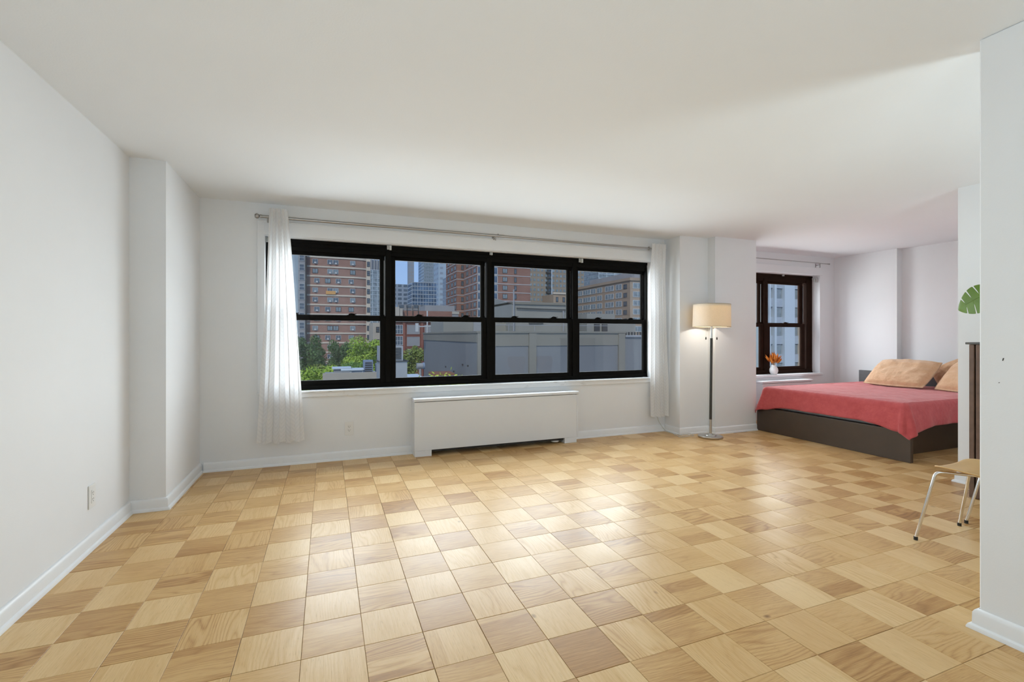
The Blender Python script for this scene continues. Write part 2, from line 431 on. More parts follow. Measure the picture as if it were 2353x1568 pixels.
wallbox('ceiling', XL-T, 7.86, -3.4, 5.40, 'flat white ceiling over the whole room', H, H+.25, M_CEIL)['category'] = 'ceiling'

# ---- baseboards: moulded profile (offset from wall, height), swept along polylines
BB = [(0, 0), (.030, 0), (.030, .006), (.026, .016), (.016, .021), (.015, .068), (.010, .078), (.004, .084), (0, .085)]
def sweep(name, path, label):
    """path: 2-D points with the room on the left-hand side of travel"""
    mb = MB(); P = [Vector(p) for p in path]; K = len(BB); n = len(P)
    for i, p in enumerate(P):
        d0 = (P[i]-P[i-1]).normalized() if i else None
        d1 = (P[i+1]-P[i]).normalized() if i < n-1 else None
        n0 = Vector((-d0.y, d0.x)) if d0 else None; n1 = Vector((-d1.y, d1.x)) if d1 else None
        if n0 and n1: m = (n0+n1).normalized(); m = m/max(.2, m.dot(n0))
        else: m = n0 or n1
        for (o_, z) in BB: mb.v.append((p.x+m.x*o_, p.y+m.y*o_, z))
    for i in range(n-1):
        for k in range(K-1):
            a = i*K+k; mb.f.append((a, a+K, a+K+1, a+1)); mb.mi.append(0)
    mb.f.append(tuple(range(K))); mb.mi.append(0)
    mb.f.append(tuple((n-1)*K+k for k in reversed(range(K)))); mb.mi.append(0)
    o = struct(name, mb, M_TRIM, label, 'baseboard', smooth=35); return o
g = .0006
sweep('baseboard_left', [(-1.05+g, 4.905), (-1.05+g, 3.965-g), (XL+g, 3.965-g), (XL+g, -3.19)], 'white moulded baseboard along the plain wall and the corner pier')
sweep('baseboard_back', [(.815, YB-g), (-1.02, YB-g)], 'white baseboard under the outlet between corner and convector cover')
sweep('baseboard_column', [(5.139, 4.51-g), (4.46-g, 4.51-g), (4.46-g, 4.63-g), (4.02-g, 4.63-g), (4.02-g, YB-g), (2.67, YB-g)], 'white baseboard wrapping the stepped column behind the floor lamp')
sweep('baseboard_partition', [(XE-g, -1.19), (XE-g, 2.30+g), (7.55, 2.30+g)], 'short white baseboard behind the chair legs')
sweep('baseboard_near', [(XR-g, -3.19), (XR-g, 1.115+g), (XR+.14+g, 1.115+g), (XR+.14+g, -1.19)], 'white baseboard with chipped paint around the partition end')
sweep('baseboard_right', [(7.56-g, 2.31), (7.56-g, 4.20-g), (7.45-g, 4.20-g), (7.45-g, YA-g), (5.15, YA-g)], 'white baseboard behind the bed')

# ------------------------------------------------------------------ parquet floor: every block its own piece
PT = .2287; PX0, PY0 = -1.006, 2.393
fl = MB().box(XL-T, 7.86, -3.4, 5.40, -.20, -.004)
floor = struct('floor', fl, M_SLAB, 'oak parquet floor of square blocks with alternating grain', 'floor')
def tile_geo(i, j, x0, x1, y0, y1):
    rnd = random.Random(i*7919+j*104729)
    gp = .0007; e = .0011
    jx, jy = rnd.uniform(-.0004, .0004), rnd.uniform(-.0004, .0004)
    x0 += gp+jx; x1 -= gp-jx; y0 += gp+jy; y1 -= gp-jy
    z = rnd.uniform(-.0003, .0003)
    v = [(x0, y0, -.004), (x1, y0, -.004), (x1, y1, -.004), (x0, y1, -.004),
         (x0, y0, z-e), (x1, y0, z-e), (x1, y1, z-e), (x0, y1, z-e),
         (x0+e, y0+e, z), (x1-e, y0+e, z), (x1-e, y1-e, z), (x0+e, y1-e, z)]
    f = [(8, 9, 10, 11)]
    for a in range(4):
        b = (a+1) % 4; f += [(4+a, 4+b, 8+b, 8+a), (a, b, 4+b, 4+a)]
    gx = (i+j) % 2 == 0                       # grain along the window wall, else across it
    ou, ov = rnd.uniform(0, 40), rnd.uniform(0, 40)
    uv = lambda p: ((p[0]-x0 if gx else p[1]-y0)+ou, (p[1]-y0 if gx else p[0]-x0)+ov)
    t0 = (.60 if gx else .83)+rnd.gauss(0, .07)  # tone by grain direction: how light catches the grain, put into the colour
    if rnd.random() < .05: t0 -= .13
    col = (max(.05, min(1, t0)), rnd.random()**1.6, 1.0 if rnd.random() < .45 else .15, 1)
    return v, f, [uv(p) for p in v], col
def tiles_mesh(name, tl, org=(0, 0, 0)):
    V, F, UV, C = [], [], [], []
    for t_ in tl:
        v, f, uv, c = tile_geo(*t_); n = len(V)
        V += [(p[0]-org[0], p[1]-org[1], p[2]-org[2]) for p in v]
        for q in f:
            F.append(tuple(n+k for k in q)); UV += [uv[k] for k in q]; C += [c]*len(q)
    me = bpy.data.meshes.new(name); me.from_pydata(V, [], F); me.materials.append(M_PARQ)
    ul = me.uv_layers.new(name='UVMap'); ul.data.foreach_set('uv', [x for p in UV for x in p])
    ca = me.color_attributes.new('tone', 'FLOAT_COLOR', 'CORNER'); ca.data.foreach_set('color', [x for c in C for x in c])
    me.update(); return me
def floor_cells():
    out = []
    for i in range(-2, 39):
        for j in range(-25, 13):
            x0, x1 = PX0+i*PT, PX0+(i+1)*PT; y0, y1 = PY0+j*PT, PY0+(j+1)*PT
            if x1 < XL or y1 < -3.2 or x0 > 7.56 or y0 > (YB if x0 < 5.14 else YA): continue
            if x1 < -1.06 and y0 > 3.97: continue
            if y1 < 2.18 and x0 > 5.0 or y1 < -1.3 and x0 > XR+.14: continue
            out.append((i, j, x0, x1, y0, y1))
    return out
cells = floor_cells()
CS, SN = math.cos(math.radians(21.4)), math.sin(math.radians(21.4))
def seen(c):
    x, y = (c[2]+c[3])/2, (c[4]+c[5])/2
    d = x*SN+y*CS; r = x*CS-y*SN
    if d < 1.55 or abs(r/d) > 1.12: return 0
    if x > XR-.02 and y < 1.2+(x-XR)*.42: return 0
    if x > 5.2 and y > 3.0: return 0
    if y > 4.74 and .8 < x < 2.68: return 0
    return (c[3]-c[2])*(c[5]-c[4])/d**3
cells.sort(key=seen, reverse=True)
for c in cells[:300]:
    org = ((c[2]+c[3])/2, (c[4]+c[5])/2, 0)
    o = link('tile', tiles_mesh('tile', [c], org), floor, Vector(org)-Vector(floor.location))
org = (3, 0, 0)
o = link('tile_field', tiles_mesh('tile_field', cells[300:], org), floor, Vector(org)-Vector(floor.location)); o['kind'] = 'stuff'

# ------------------------------------------------------------------ windows
def bar(mb, x0, x1, y0, y1, z0, z1): mb.box(x0, x1, y0, y1, z0, z1)
def sash_unit(win, x0, x1, zb, zm0, zm1, zt, y, m, st, latch, dark):
    """one double-hung pair: x0..x1 and zb..zt are the clear panes, st the stile width; lower sash sits inside (y), upper one behind"""
    for k, (za, zc) in enumerate(((zb, zm0), (zm1, zt))):
        yy = y if k == 0 else y+.034
        mb = MB(); s = st if k == 0 else st*.9
        lo, hi = (za-.05, zc+.052) if k == 0 else (za-.056, zc+.045)
        mb.box(x0-s, x0, yy, yy+.032, lo, hi).box(x1, x1+s, yy, yy+.032, lo, hi)
        mb.box(x0, x1, yy, yy+.032, lo, za).box(x0, x1, yy, yy+.032, zc, hi)
        # glazing bead
        for (a, b, c_, d) in ((x0, x0+.006, za, zc), (x1-.006, x1, za, zc)): mb.box(a, b, yy+.010, yy+.030, c_, d)
        sash = part('sash', mb, m, win, bev=.0025)
        part('pane', MB().box(x0-.004, x1+.004, yy+.018, yy+.022, za-.004, zc+.004), M_GLASS, sash)
        if k == 0:
            for fx in latch:
                lx = x0+(x1-x0)*fx; lz = zc+.052
                mb = MB().box(lx-.045, lx+.045, yy+.004, yy+.028, lz, lz+.007)
                mb.prism([(lx-.030, lz+.007), (lx+.034, lz+.007), (lx+.030, lz+.020), (lx-.005, lz+.024), (lx-.026, lz+.018)], 'y', yy+.008, yy+.022)
                mb.tube([(lx+.02, yy-.004, lz+.013), (lx+.045, yy-.004, lz+.017)], .004, 6)
                part('latch', mb, dark, sash)
def frame_window(name, label, x0, x1, z0, z1, y, D, m, zb, zt):
    win = sempty(name, label, 'window', ((x0+x1)/2, y, z0))
    mb = MB()
    hd, ft = zt+.048, zb-.052
    # head with three stepped fascias, stepped sill rail, jambs
    mb.box(x0, x1, y, y+D, z1-.030, z1).box(x0, x1, y+.010, y+D, hd+.028, z1-.030).box(x0, x1, y+.018, y+D, hd-.012, hd+.028)
    mb.box(x0, x1, y-.004, y+D, z0, z0+.012).box(x0, x1, y+.004, y+D, z0+.012, ft+.006)
    part('frame', mb, m, win, bev=.002)
    return win
M1 = M_BLACK
Y1 = 4.965
win1 = frame_window('window_1', 'wide black window of four double-hung sashes behind the white curtains', WX0+.004, WX1-.004, .690, 2.140, Y1, .099, M1, .778, 2.000)
edges = [(-.430, .514), (.656, 1.602), (1.750, 2.682), (2.822, 3.752)]
for (x0, x1), lt in zip(edges, ((.14, .70), (.26, .80), (.25, .79), (.28, .80))):
    sash_unit(win1, x0+.003, x1-.003, .778, 1.364, 1.422, 2.000, Y1+.022, M1, .050, lt, M1)
cuts = [WX0+.004, (.514+.656)/2, (1.602+1.75)/2, (2.682+2.822)/2, WX1-.004]
for k, cx in enumerate(cuts):
    wd = .030 if 0 < k < 4 else .045
    if k == 0: a, b = cx, cx+.055
    elif k == 4: a, b = cx-.02, cx
    else: a, b = cx-.026, cx+.026
    part('mullion', MB().box(a, b, Y1+.006, Y1+.097, .70, 2.08), M1, win1, bev=.002)
    if 0 < k < 5:                        # bright parting strip beside the upper sash
        part('parting_strip', MB().box(a-.012, a-.008, Y1+.050, Y1+.056, 1.43, 1.99), M_RODMET, win1, label='thin metal parting strip')
# casing, lining and sill
mb = MB().box(-.596, WX0, YB-.018, YB, .672, 2.270).box(WX1, 3.86, YB-.018, YB, .672, 2.270).box(WX0, WX1, YB-.018, YB, 2.150, 2.270)
mb.box(-.602, 3.866, YB-.022, YB, 2.270, 2.280)
struct('trim_1', mb, M_WALL, 'flat white casing around the wide black window', 'trim', bev=.002)
struct('trim_2', MB().box(-.60, 3.86, YB-.030, Y1-.003, .672, .688).box(-.58, 3.84, YB-.016, YB-.0005, .628, .672), M_WORN, 'white sill with chipped apron under the wide black window', 'trim', bev=.003)

# bed alcove window
Y2 = 5.20
win2 = frame_window('window_2', 'brown double-hung window pair beside the bed with a vase on its sill', AX0+.004, AX1+.004, .640, 2.150, Y2, .110, M_BROWN, .742, 2.002)
for (x0, x1) in ((5.375, 6.035), (6.232, 6.905)):
    sash_unit(win2, x0, x1, .742, 1.347, 1.410, 2.002, Y2+.020, M_BROWN, .075, (.5,), M_BROWN)
for a, b in ((AX0+.004, 5.29), (6.10, 6.165), (7.00, AX1+.004)):
    part('mullion', MB().box(a, b, Y2+.006, Y2+.108, .66, 2.10), M_BROWN, win2, bev=.002)
for a in (6.062, 6.960):
    part('parting_strip', MB().box(a, a+.006, Y2+.036, Y2+.046, 1.42, 1.99), M_RODMET, win2, label='thin metal parting strip')
mb = MB().box(AX0, 7.16, YA-.016, YA, 2.150, 2.172).box(AX0, 7.15, YA-.012, YA, 2.172, 2.266)
struct('trim_3', mb, M_WALL, 'flat white casing head above the brown window', 'trim', bev=.002)
struct('trim_4', MB().box(AX0, 7.16, YA-.026, Y2-.006, .608, .637), M_TRIM, 'white sill under the brown window carrying the vase', 'trim', bev=.003)

# ------------------------------------------------------------------ clear blind brackets left on the casings
def bracket(x, y, z, label, s=1.0, clear=True):
    t_ = thing('blind_bracket', label, 'bracket', (x, y, z), 'old blind brackets on the window heads')
    mb = MB().box(x-.022*s, x+.022*s, y-.020, y, z, z+.004).box(x-.022*s, x-.018*s, y-.022, y, z-.036*s, z).box(x-.022*s, x+.006*s, y-.004, y, z-.036*s, z)
    part('clip', mb, M_CLEAR, t_)
    part('cap', MB().box(x+.002*s, x+.022*s, y-.026, y-.006, z-.042*s, z+.004).tube([(x+.012*s, y-.027, z-.020*s), (x+.012*s, y-.030, z-.020*s)], .007*s, 8), M_CLEAR, t_)
yb = Y1-.004
for bx, s, lb in ((-.512, 1.1, 'grey bracket at the top corner of the black frame beside the hanging curtain'),
                  (.592, 1.0, 'grey bracket above the post between first and second black sashes'),
                  (1.690, .62, 'smallest grey bracket on the black head below the rod support'),
                  (2.822, 1.1, 'grey bracket above the post between third and fourth black sashes')):
    bracket(bx, yb, 2.132, lb, s)
bracket(6.46, Y2-.004, 2.140, 'tiny bracket under the brown window head', .5)
bracket(7.085, YA+.055, 2.100, 'square grey bracket on the white reveal beside the brown window', 1.3)

# ------------------------------------------------------------------ curtain rods and curtains
def finial(mb, x, y, z, s):
    prof = [(.0, 0), (.016, .003), (.023, .014), (.024, .022), (.018, .034), (.010, .040), (.012, .044), (.017, .047), (.017, .056), (.010, .060)]
    n0 = len(mb.v); mb.lathe(prof, (0, 0, 0), 20)
    for k in range(n0, len(mb.v)):
        a, b, c = mb.v[k]; mb.v[k] = (x+s*(c-.060), y+a, z+b)
RY, RZ = 4.825, 2.300
rod = thing('curtain_rod', 'long brushed nickel curtain rod above the wide black window', 'curtain rod', (1.68, RY, RZ))
part('pole', MB().tube([(-.555, RY, RZ), (1.80, RY, RZ-.002)], .0135, 14), M_RODMET, rod, 40)
part('pole', MB().tube([(1.75, RY, RZ-.002), (3.905, RY, RZ-.006)], .0115, 14), M_RODMET, rod, 40)
for x, s in ((-.550, 1), (3.905, -1)):
    mb = MB(); finial(mb, x, RY, RZ-(.006 if s < 0 else 0), s); part('finial', mb, M_RODMET, rod, 40)
for x in (-.50, 1.70, 3.86):
    mb = MB().box(x-.012, x+.012, YB-.006, YB, RZ-.05, RZ+.02).tube([(x, YB-.004, RZ-.030), (x, RY+.002, RZ-.030)], .006, 8)
    mb.tube([(x, RY, RZ-.052), (x, RY, RZ-.012)], .009, 10).tube([(x+.03, RY, RZ-.020), (x+.03, RY, RZ+.020)], .008, 8)
    part('bracket', mb, M_RODMET, rod)
def curtain(name, label, top, bot, zt, zb, y, folds, amp_t, amp_b, seed, sway):
    t_ = thing(name, label, 'curtain', ((bot[0]+bot[1])/2, y, zb))
    rnd = random.Random(seed); NU, NV = 120, 64
    ph = [rnd.uniform(-.5, .5) for _ in range(8)]
    mb = MB(); uv = []
    for j in range(NV+1):
        v = j/NV; z = zt+(zb-zt)*v
        k = v**.85
        l = top[0]+(bot[0]-top[0])*k; r = top[1]+(bot[1]-top[1])*(v**.8)
        amp = amp_t+(amp_b-amp_t)*min(1, v*1.3)
        for i in range(NU+1):
            u = i/NU
            uu = u+.025*math.sin(2*PI*u*1.5+ph[0])*v+.012*math.sin(9*u+5*v+ph[1])
            yy = y-.040*max(0, 1-v*6)+amp*math.sin(2*PI*folds*uu+ph[2]*2)*(.75+.25*math.sin(5*u+ph[3]))+.010*v*math.sin(3*v*PI+ph[4]+u*3)
            xx = l+(r-l)*u+.35*amp*math.sin(4*PI*folds*uu+ph[2]*4)+sway*math.sin(v*PI)
            zz = z+(.008*math.sin(u*folds*6.28+1.0) if j == NV else 0)+(.004*math.sin(2*PI*folds*uu*2) if j == 0 else 0)
            mb.v.append((xx, yy, zz)); uv.append((u*folds*.24, v*(zt-zb)))
    W = NU+1
    for j in range(NV):
        for i in range(NU):
            mb.f.append((j*W+i, j*W+i+1, (j+1)*W+i+1, (j+1)*W+i)); mb.mi.append(0)
    o = part('panel', mb, M_CURT, t_, 180)
    ul = o.data.uv_layers.new(name='UVMap')
    for lp in o.data.loops: ul.data[lp.index].uv = uv[lp.vertex_index]
    return t_
c1 = curtain('curtain', 'white chevron curtain beside the corner, gathered into four folds', (-.482, -.338), (-.580, -.200), 2.372, .232, RY, 4, .017, .034, 3, .006)
c2 = curtain('curtain', 'white chevron curtain hanging beside the stepped column', (3.725, 3.920), (3.742, 3.985), 2.352, .205, RY-.01, 3.5, .016, .032, 11, .004)
for t_, xs in ((c2, (3.712, 3.930)),):
    for x in xs:
        mb = MB(); n0 = 0
        mb.lathe([(.017, -.002), (.024, -.002), (.024, .002), (.017, .002)], (0, 0, 0), 20, closed=True)
        mb.v = [(x+c, RY+a, RZ-.004+b) for (a, b, c) in mb.v]
        part('grommet', mb, M_RODMET, t_, 40)
rod2 = thing('curtain_rod', 'thin bare curtain rod above the brown window beside the bed', 'curtain rod', (6.2, YA-.08, 2.325))
ry2 = YA-.07
part('pole', MB().tube([(5.145, ry2, 2.328), (7.20, ry2, 2.322)], .006, 10), M_RODMET, rod2, 40)
part('finial', MB().tube([(7.19, ry2, 2.322), (7.205, ry2, 2.322), (7.215, ry2, 2.322), (7.235, ry2, 2.322), (7.25, ry2, 2.322)], [.006, .010, .006, .012, .005], 12), M_RODMET, rod2, 40)
part('bracket', MB().box(7.02, 7.036, YA-.004, YA-.0005, 2.255, 2.325).tube([(7.028, YA-.003, 2.30), (7.028, ry2, 2.30), (7.028, ry2, 2.322)], .006, 8).box(7.023, 7.033, ry2-.004, ry2+.004, 2.255, 2.322), M_RODMET, rod2)

# ------------------------------------------------------------------ convector covers
def convector(label, x0, x1, yf, yw, zt, feet, valve):
    t_ = thing('convector_cover', label, 'radiator cover', ((x0+x1)/2, (yf+yw)/2, 0))
    part('top', MB().box(x0-.004, x1+.006, yf-.006, yw, zt-.028, zt), M_RAD, t_, bev=.003)
    part('front_panel', MB().box(x0, x1-.022, yf, yf+.016, .062, zt-.034), M_RAD, t_, bev=.002)
    for a, b in ((x0, x0+.016), (x1-.020, x1)):
        part('side_panel', MB().box(a, b, yf+.017, yw, .060, zt-.029), M_RAD, t_, bev=.002)
    part('end_strip', MB().box(x1-.020, x1, yf+.002, yf+.0165, .062, zt-.030), M_RAD, t_)
    part('gap_shadow_box', MB().box(x0+.018, x1-.022, yf+.03, yw-.002, .036, .45), M_SLOT, t_)  # near-black box added to put shade into the gap under the panel
    for a, b in feet: part('foot', MB().box(a, b, yf+.003, yw-.01, 0, .061), M_RAD, t_, bev=.002)
    if valve:
        part('drain_cap', MB().lathe([(0, 0), (.040, .002), (.046, .008), (.044, .020), (.020, .023), (.012, .0235), (0, .0236)], (2.405, yf+.07, .012), 20), M_PLAST, t_, 40)
        part('pipe', MB().tube([(2.405, yf+.075, .030), (2.405, yf+.14, .030), (2.405, yw-.001, .030)], .006, 8), M_PLAST, t_, 40)
convector('long white convector cover on block feet under the wide window', .812, 2.668, 4.735, YB-.002, .580, ((.816, .985), (2.495, 2.648)), True)
convector('white convector cover under the brown window beside the bed', 5.715, 6.715, 4.905, YA-.002, .566, ((5.72, 5.86), (6.56, 6.70)), False)

# ------------------------------------------------------------------ outlets
def outlet(label, c, axis):
    t_ = thing('wall_outlet', label, 'outlet', c)
    def put(nm, boxes, m, bev=None):
        mb = MB()
        for (a0, a1, d0, d1, z0, z1) in boxes:
            if axis == 'y': mb.box(a0, a1, -d1, -d0, z0, z1)
            else: mb.box(d0, d1, a0, a1, z0, z1)
        o_ = part(nm, mb, m, t_, local=True, bev=bev); return o_
    put('plate', [(-.040, .040, 0, .006, -.066, .066)], M_PLAST, .002)
    put('receptacle', [(-.017, .017, .006, .0085, -.038, .038)], M_PLAST, .002)
    sl = []
    for z in (.018, -.018): sl += [(-.009, -.006, .0085, .0088, z-.001, z+.008), (.006, .009, .0085, .0088, z-.001, z+.007), (-.003, .003, .0085, .0088, z-.011, z-.006)]
    put('slot', sl, M_SLOT)
outlet('white duplex outlet low on the window wall between curtain and convector', (.203, YB-.0005, .303), 'y')
outlet('white duplex outlet low on the plain side wall', (XL+.0005, 3.405, .294), 'x')

# ------------------------------------------------------------------ floor lamp
lx, ly = 4.262, 4.385
lampo = thing('floor_lamp', 'brushed nickel floor lamp with drum linen shade before the stepped column', 'lamp', (lx, ly, 0), rot=(0, math.radians(.8), 0))
P = lambda n, mb, m, s=40, **k: part(n, mb, m, lampo, s, local=True, **k)
P('base', MB().lathe([(0, .001), (.138, .001), (.142, .006), (.142, .018), (.136, .024), (.070, .027), (.066, .034), (.030, .037), (.026, .046), (0, .046)], (0, 0, 0), 40), M_NICKEL)
P('lower_pole', MB().tube([(0, 0, .044), (0, 0, .215)], .0145, 16), M_NICKEL)
P('pole', MB().tube([(0, 0, .215), (0, 0, 1.185)], .0155, 16), M_BLKWOOD, label='black middle section of the pole')
P('upper_pole', MB().tube([(0, 0, 1.185), (0, 0, 1.42)], .0125, 16), M_NICKEL)
P('socket', MB().tube([(0, 0, 1.40), (0, 0, 1.415), (0, 0, 1.47)], [.012, .020, .020], 14), M_NICKEL)
r0, r1, z0, z1 = .214, .210, 1.318, 1.590
P('lamp_shade', MB().lathe([(r0, z0), (r1, z1), (r1-.003, z1), (r0-.003, z0)], (0, 0, 0), 56, closed=True), M_SHADE)
for z, r in ((z0, r0), (z1-.006, r1)):
    P('shade_ring', MB().lathe([(r+.0012, z), (r+.0012, z+.006), (r-.004, z+.006), (r-.004, z)], (0, 0, 0), 56, closed=True), mat('shade_trim', (.45, .38, .26), .8))
sp = MB()
for k in range(3):
    a = 2*PI*k/3; sp.tube([(0, 0, 1.50), (math.cos(a)*(r1-.004), math.sin(a)*(r1-.004), z1-.004)], .0025, 6)
P('shade_spider', sp, M_NICKEL)
P('light_stop_disc', MB().lathe([(.012, z1-.022), (r1-.005, z1-.022), (r1-.005, z1-.018), (.012, z1-.018)], (0, 0, 0), 48, closed=True), M_PLAST)  # opaque disc added to stop bulb light reaching the wall above
def m_bulb():
    m = bpy.data.materials.new('lit_bulb'); m.use_nodes = True; b = m.node_tree.nodes['Principled BSDF']
    b.inputs['Base Color'].default_value = (1, .9, .75, 1); b.inputs['Emission Color'].default_value = (1, .86, .66, 1); b.inputs['Emission Strength'].default_value = 8; return m
P('bulb', MB().lathe([(0, 1.465), (.014, 1.468), (.016, 1.485), (.028, 1.51), (.030, 1.528), (.022, 1.548), (0, 1.556)], (0, 0, 0), 20), m_bulb())
for sx_, sy_ in ((-.065, .02), (.065, -.02)):
    P('pull_chain', MB().tube([(sx_, sy_, 1.40), (sx_, sy_, 1.20)], .0012, 5), M_NICKEL)
    P('pull_knob', MB().lathe([(0, 1.165), (.007, 1.168), (.008, 1.186), (.004, 1.198), (0, 1.20)], (sx_, sy_, 0), 10), M_RUBBER)
    P('chain_arm', MB().tube([(0, 0, 1.405), (sx_, sy_, 1.40)], .003, 6), M_NICKEL)
bl = lamp('lamp_bulb_light', 'POINT', (0, 0, 1.43), (0, 0, 0), 15, (1, .93, .83), shadow_soft_size=.03); bl.parent = lampo

# cable from behind the curtain, coiled on the floor
pts = [(3.86, 4.888, .36), (3.868, 4.884, .24), (3.90, 4.872, .13), (3.945, 4.862, .06), (3.975, 4.83, .012), (3.985, 4.72, .006), (3.93, 4.60, .006)]
for k in range(26):
    a = PI*.8+k*.52; r = .075+.018*math.sin(k*1.3)
    pts.append((4.02+r*1.25*math.cos(a)-.01*k*.1, 4.515+r*.55*math.sin(a), .006+.0012*k))
cm = MB().tube(pts, .0032, 6)
single('cord', cm, M_CORD, 'thin clear cord hanging below the curtain and coiled by the column', 'cord', smooth=60)

# ------------------------------------------------------------------ bed
BX0, BX1, BY0, BY1 = 5.165, 7.22, 2.795, 4.50
bed = thing('bed_frame', 'low dark brown bed frame with deep footboard', 'bed', ((BX0+BX1)/2, (BY0+BY1)/2, 0))
part('footboard', MB().box(BX0, BX0+.040, BY0, BY1+.02, 0, .300), M_CHERRY, bed, bev=.003)
for y in (3.02, 4.40): part('side_rail', MB().box(BX0+.040, BX1, y-.018, y+.018, 0.0, .285), M_CHERRY, bed, bev=.003)
part('slat_base', MB().box(BX0+.045, BX1-.005, 3.04, 4.38, .235, .262), M_CHERRY, bed)
part('headboard', MB().box(BX1, BX1+.05, BY0-.03, 4.565, 0, .715), M_HEADB, bed, bev=.003, label='grey headboard')
MX0, MX1, MY0, MY1, MZ = 5.225, 7.205, 2.885, 4.40, .545
single('mattress', MB().box(MX0+.012, MX1, MY0+.012, MY1-.012, .289, MZ-.006), M_MATT, 'white mattress hidden under the coral quilt', 'mattress', bev=.05)
def quilt():
    NA, NB = 110, 120; A0, A1 = -.255, 1.93; B0, B1 = -.262, MY1-MY0+.262
    LB = MY1-MY0; mb = MB(); uvw = NB+1; R = .05
    for i in range(NA+1):
        a = A0+(A1-A0)*i/NA
        for j in range(NB+1):
            b = B0+(B1-B0)*j/NB
            oa = max(0, -a); ob = max(0, -b); oc = max(0, b-LB); side = -1 if b < LB/2 else 1
            ox = max(ob, oc); bb = min(max(b, 0), max(LB-b, 0)); aa = max(a, 0)
            oa *= 1+.22*math.exp(-bb*bb/.03); ox *= 1+.18*math.exp(-aa*aa/.03)
            L = math.hypot(oa, ox); L = L if L < .30 else .30+.085*(1-math.exp(-(L-.30)/.085))
            x = MX0+max(0, a); y = MY0+min(max(b, 0), LB)
            wob = noise.noise(Vector((a*3.2, b*3.2, 1.7)))
            if L > 0:
                # roll over the edge, then hang with a little flare
                arc = min(L, R*PI/2); th = arc/R
                out = R*math.sin(th); dz = R*(1-math.cos(th)); rest = L-arc
                out += rest*.16; dz += rest*.985
                q_ = math.hypot(oa, ox); dx, dy = oa/q_, ox/q_
                fold = .014*math.sin(b*9.5+1.2*wob*3)*min(1, rest*6) if dx > dy else .014*math.sin(a*8.0+wob*3)*min(1, rest*6)
                corner = min(dx, dy)*2*min(1, L*3)
                out += fold+corner*(.055+.03*math.sin(5*math.atan2(oa, ox)+.4))
                x -= dx*(out-.0); y += side*dy*out
                dz *= 1.0
                z = MZ+.016-dz
            else:
                z = MZ+.016+.006*noise.noise(Vector((a*5, b*5, 0)))+.004*noise.noise(Vector((a*13, b*11, 4)))
                e = min(a, b, LB-b)
                z -= .010*max(0, 1-e/.10)
            mb.v.append((x, y, z))
    for i in range(NA):
        for j in range(NB):
            k = i*uvw+j; mb.f.append((k, k+uvw, k+uvw+1, k+1)); mb.mi.append(0)
    o = single('quilt', mb, M_QUILT, 'coral red quilt draped over the low bed', 'quilt', smooth=180)
    s = o.modifiers.new('solid', 'SOLIDIFY'); s.thickness = .008; s.offset = 1
    return o
quilt()
def pillow(name, label, c, w, h, th, tilt, yaw, m, roll=0):
    NU = NV = 36; mb = MB()
    def P2(u, v, sgn):
        x, y = u*w/2, v*h/2
        e = (1-abs(u)**2.6)*(1-abs(v)**2.6)
        t_ = th/2*max(0, e)**.42 if max(abs(u), abs(v)) < .90 else th/2*max(0, e)**.42*.45
        px = x*(1-.05*(1-abs(v))**2*0-.045*v*v*(abs(u) > .5)); py = y*(1-.05*u*u)
        wr = .012*noise.noise(Vector((u*3+c[1]*5, v*3, sgn*2)))+.008*abs(noise.noise(Vector((u*6+v*3+c[1], v*9-u*4, sgn))))+.004*noise.noise(Vector((u*16, v*16, sgn)))
        wr *= min(1, e*3)
        return (px, py, sgn*(t_+.004)+wr)
    for sgn in (1, -1):
        n0 = len(mb.v)
        for i in range(NU+1):
            for j in range(NV+1): mb.v.append(P2(-1+2*i/NU, -1+2*j/NV, sgn))
        for i in range(NU):
            for j in range(NV):
                k = n0+i*(NV+1)+j; q = (k, k+NV+1, k+NV+2, k+1)
                mb.f.append(q if sgn > 0 else q[::-1]); mb.mi.append(0)
    ring = [i*(NV+1) for i in range(NU+1)]+[NU*(NV+1)+j for j in range(1, NV+1)]+[i*(NV+1)+NV for i in range(NU-1, -1, -1)]+[j for j in range(NV-1, 0, -1)]
    off = (NU+1)*(NV+1)
    for a, b in zip(ring, ring[1:]+ring[:1]): mb.f.append((a, b, off+b, off+a)); mb.mi.append(0)
    # local axes: w along room Y, h rising up the headboard, thickness towards the foot
    up = Vector((math.cos(tilt), 0, math.sin(tilt))); side = Vector((0, -1, 0)); nrm = side.cross(up)
    Mx = Matrix((side, up, nrm)).transposed()
    Mx = Matrix.Rotation(yaw, 3, 'Z') @ Mx @ Matrix.Rotation(roll, 3, 'Z')
    mb.v = [tuple(Vector(c)+Mx @ Vector(v)) for v in mb.v]
    return single(name, mb, m, label, 'pillow', smooth=180)
pillow('pillow', 'wide tan pillow sham propped on the bed nearer the window', (6.83, 3.80, .735), .70, .52, .15, math.radians(36), 0, M_PILLOW)
pillow('pillow', 'tan pillow sham partly hidden by the partition strip', (6.86, 3.02, .735), .72, .52, .15, math.radians(38), math.radians(-3), M_PILLOW)
pillow('pillow', 'dull tan pillow corner peeking up between the two shams', (7.12, 3.42, .735), .34, .34, .08, math.radians(66), 0, M_PILLOW, .6)

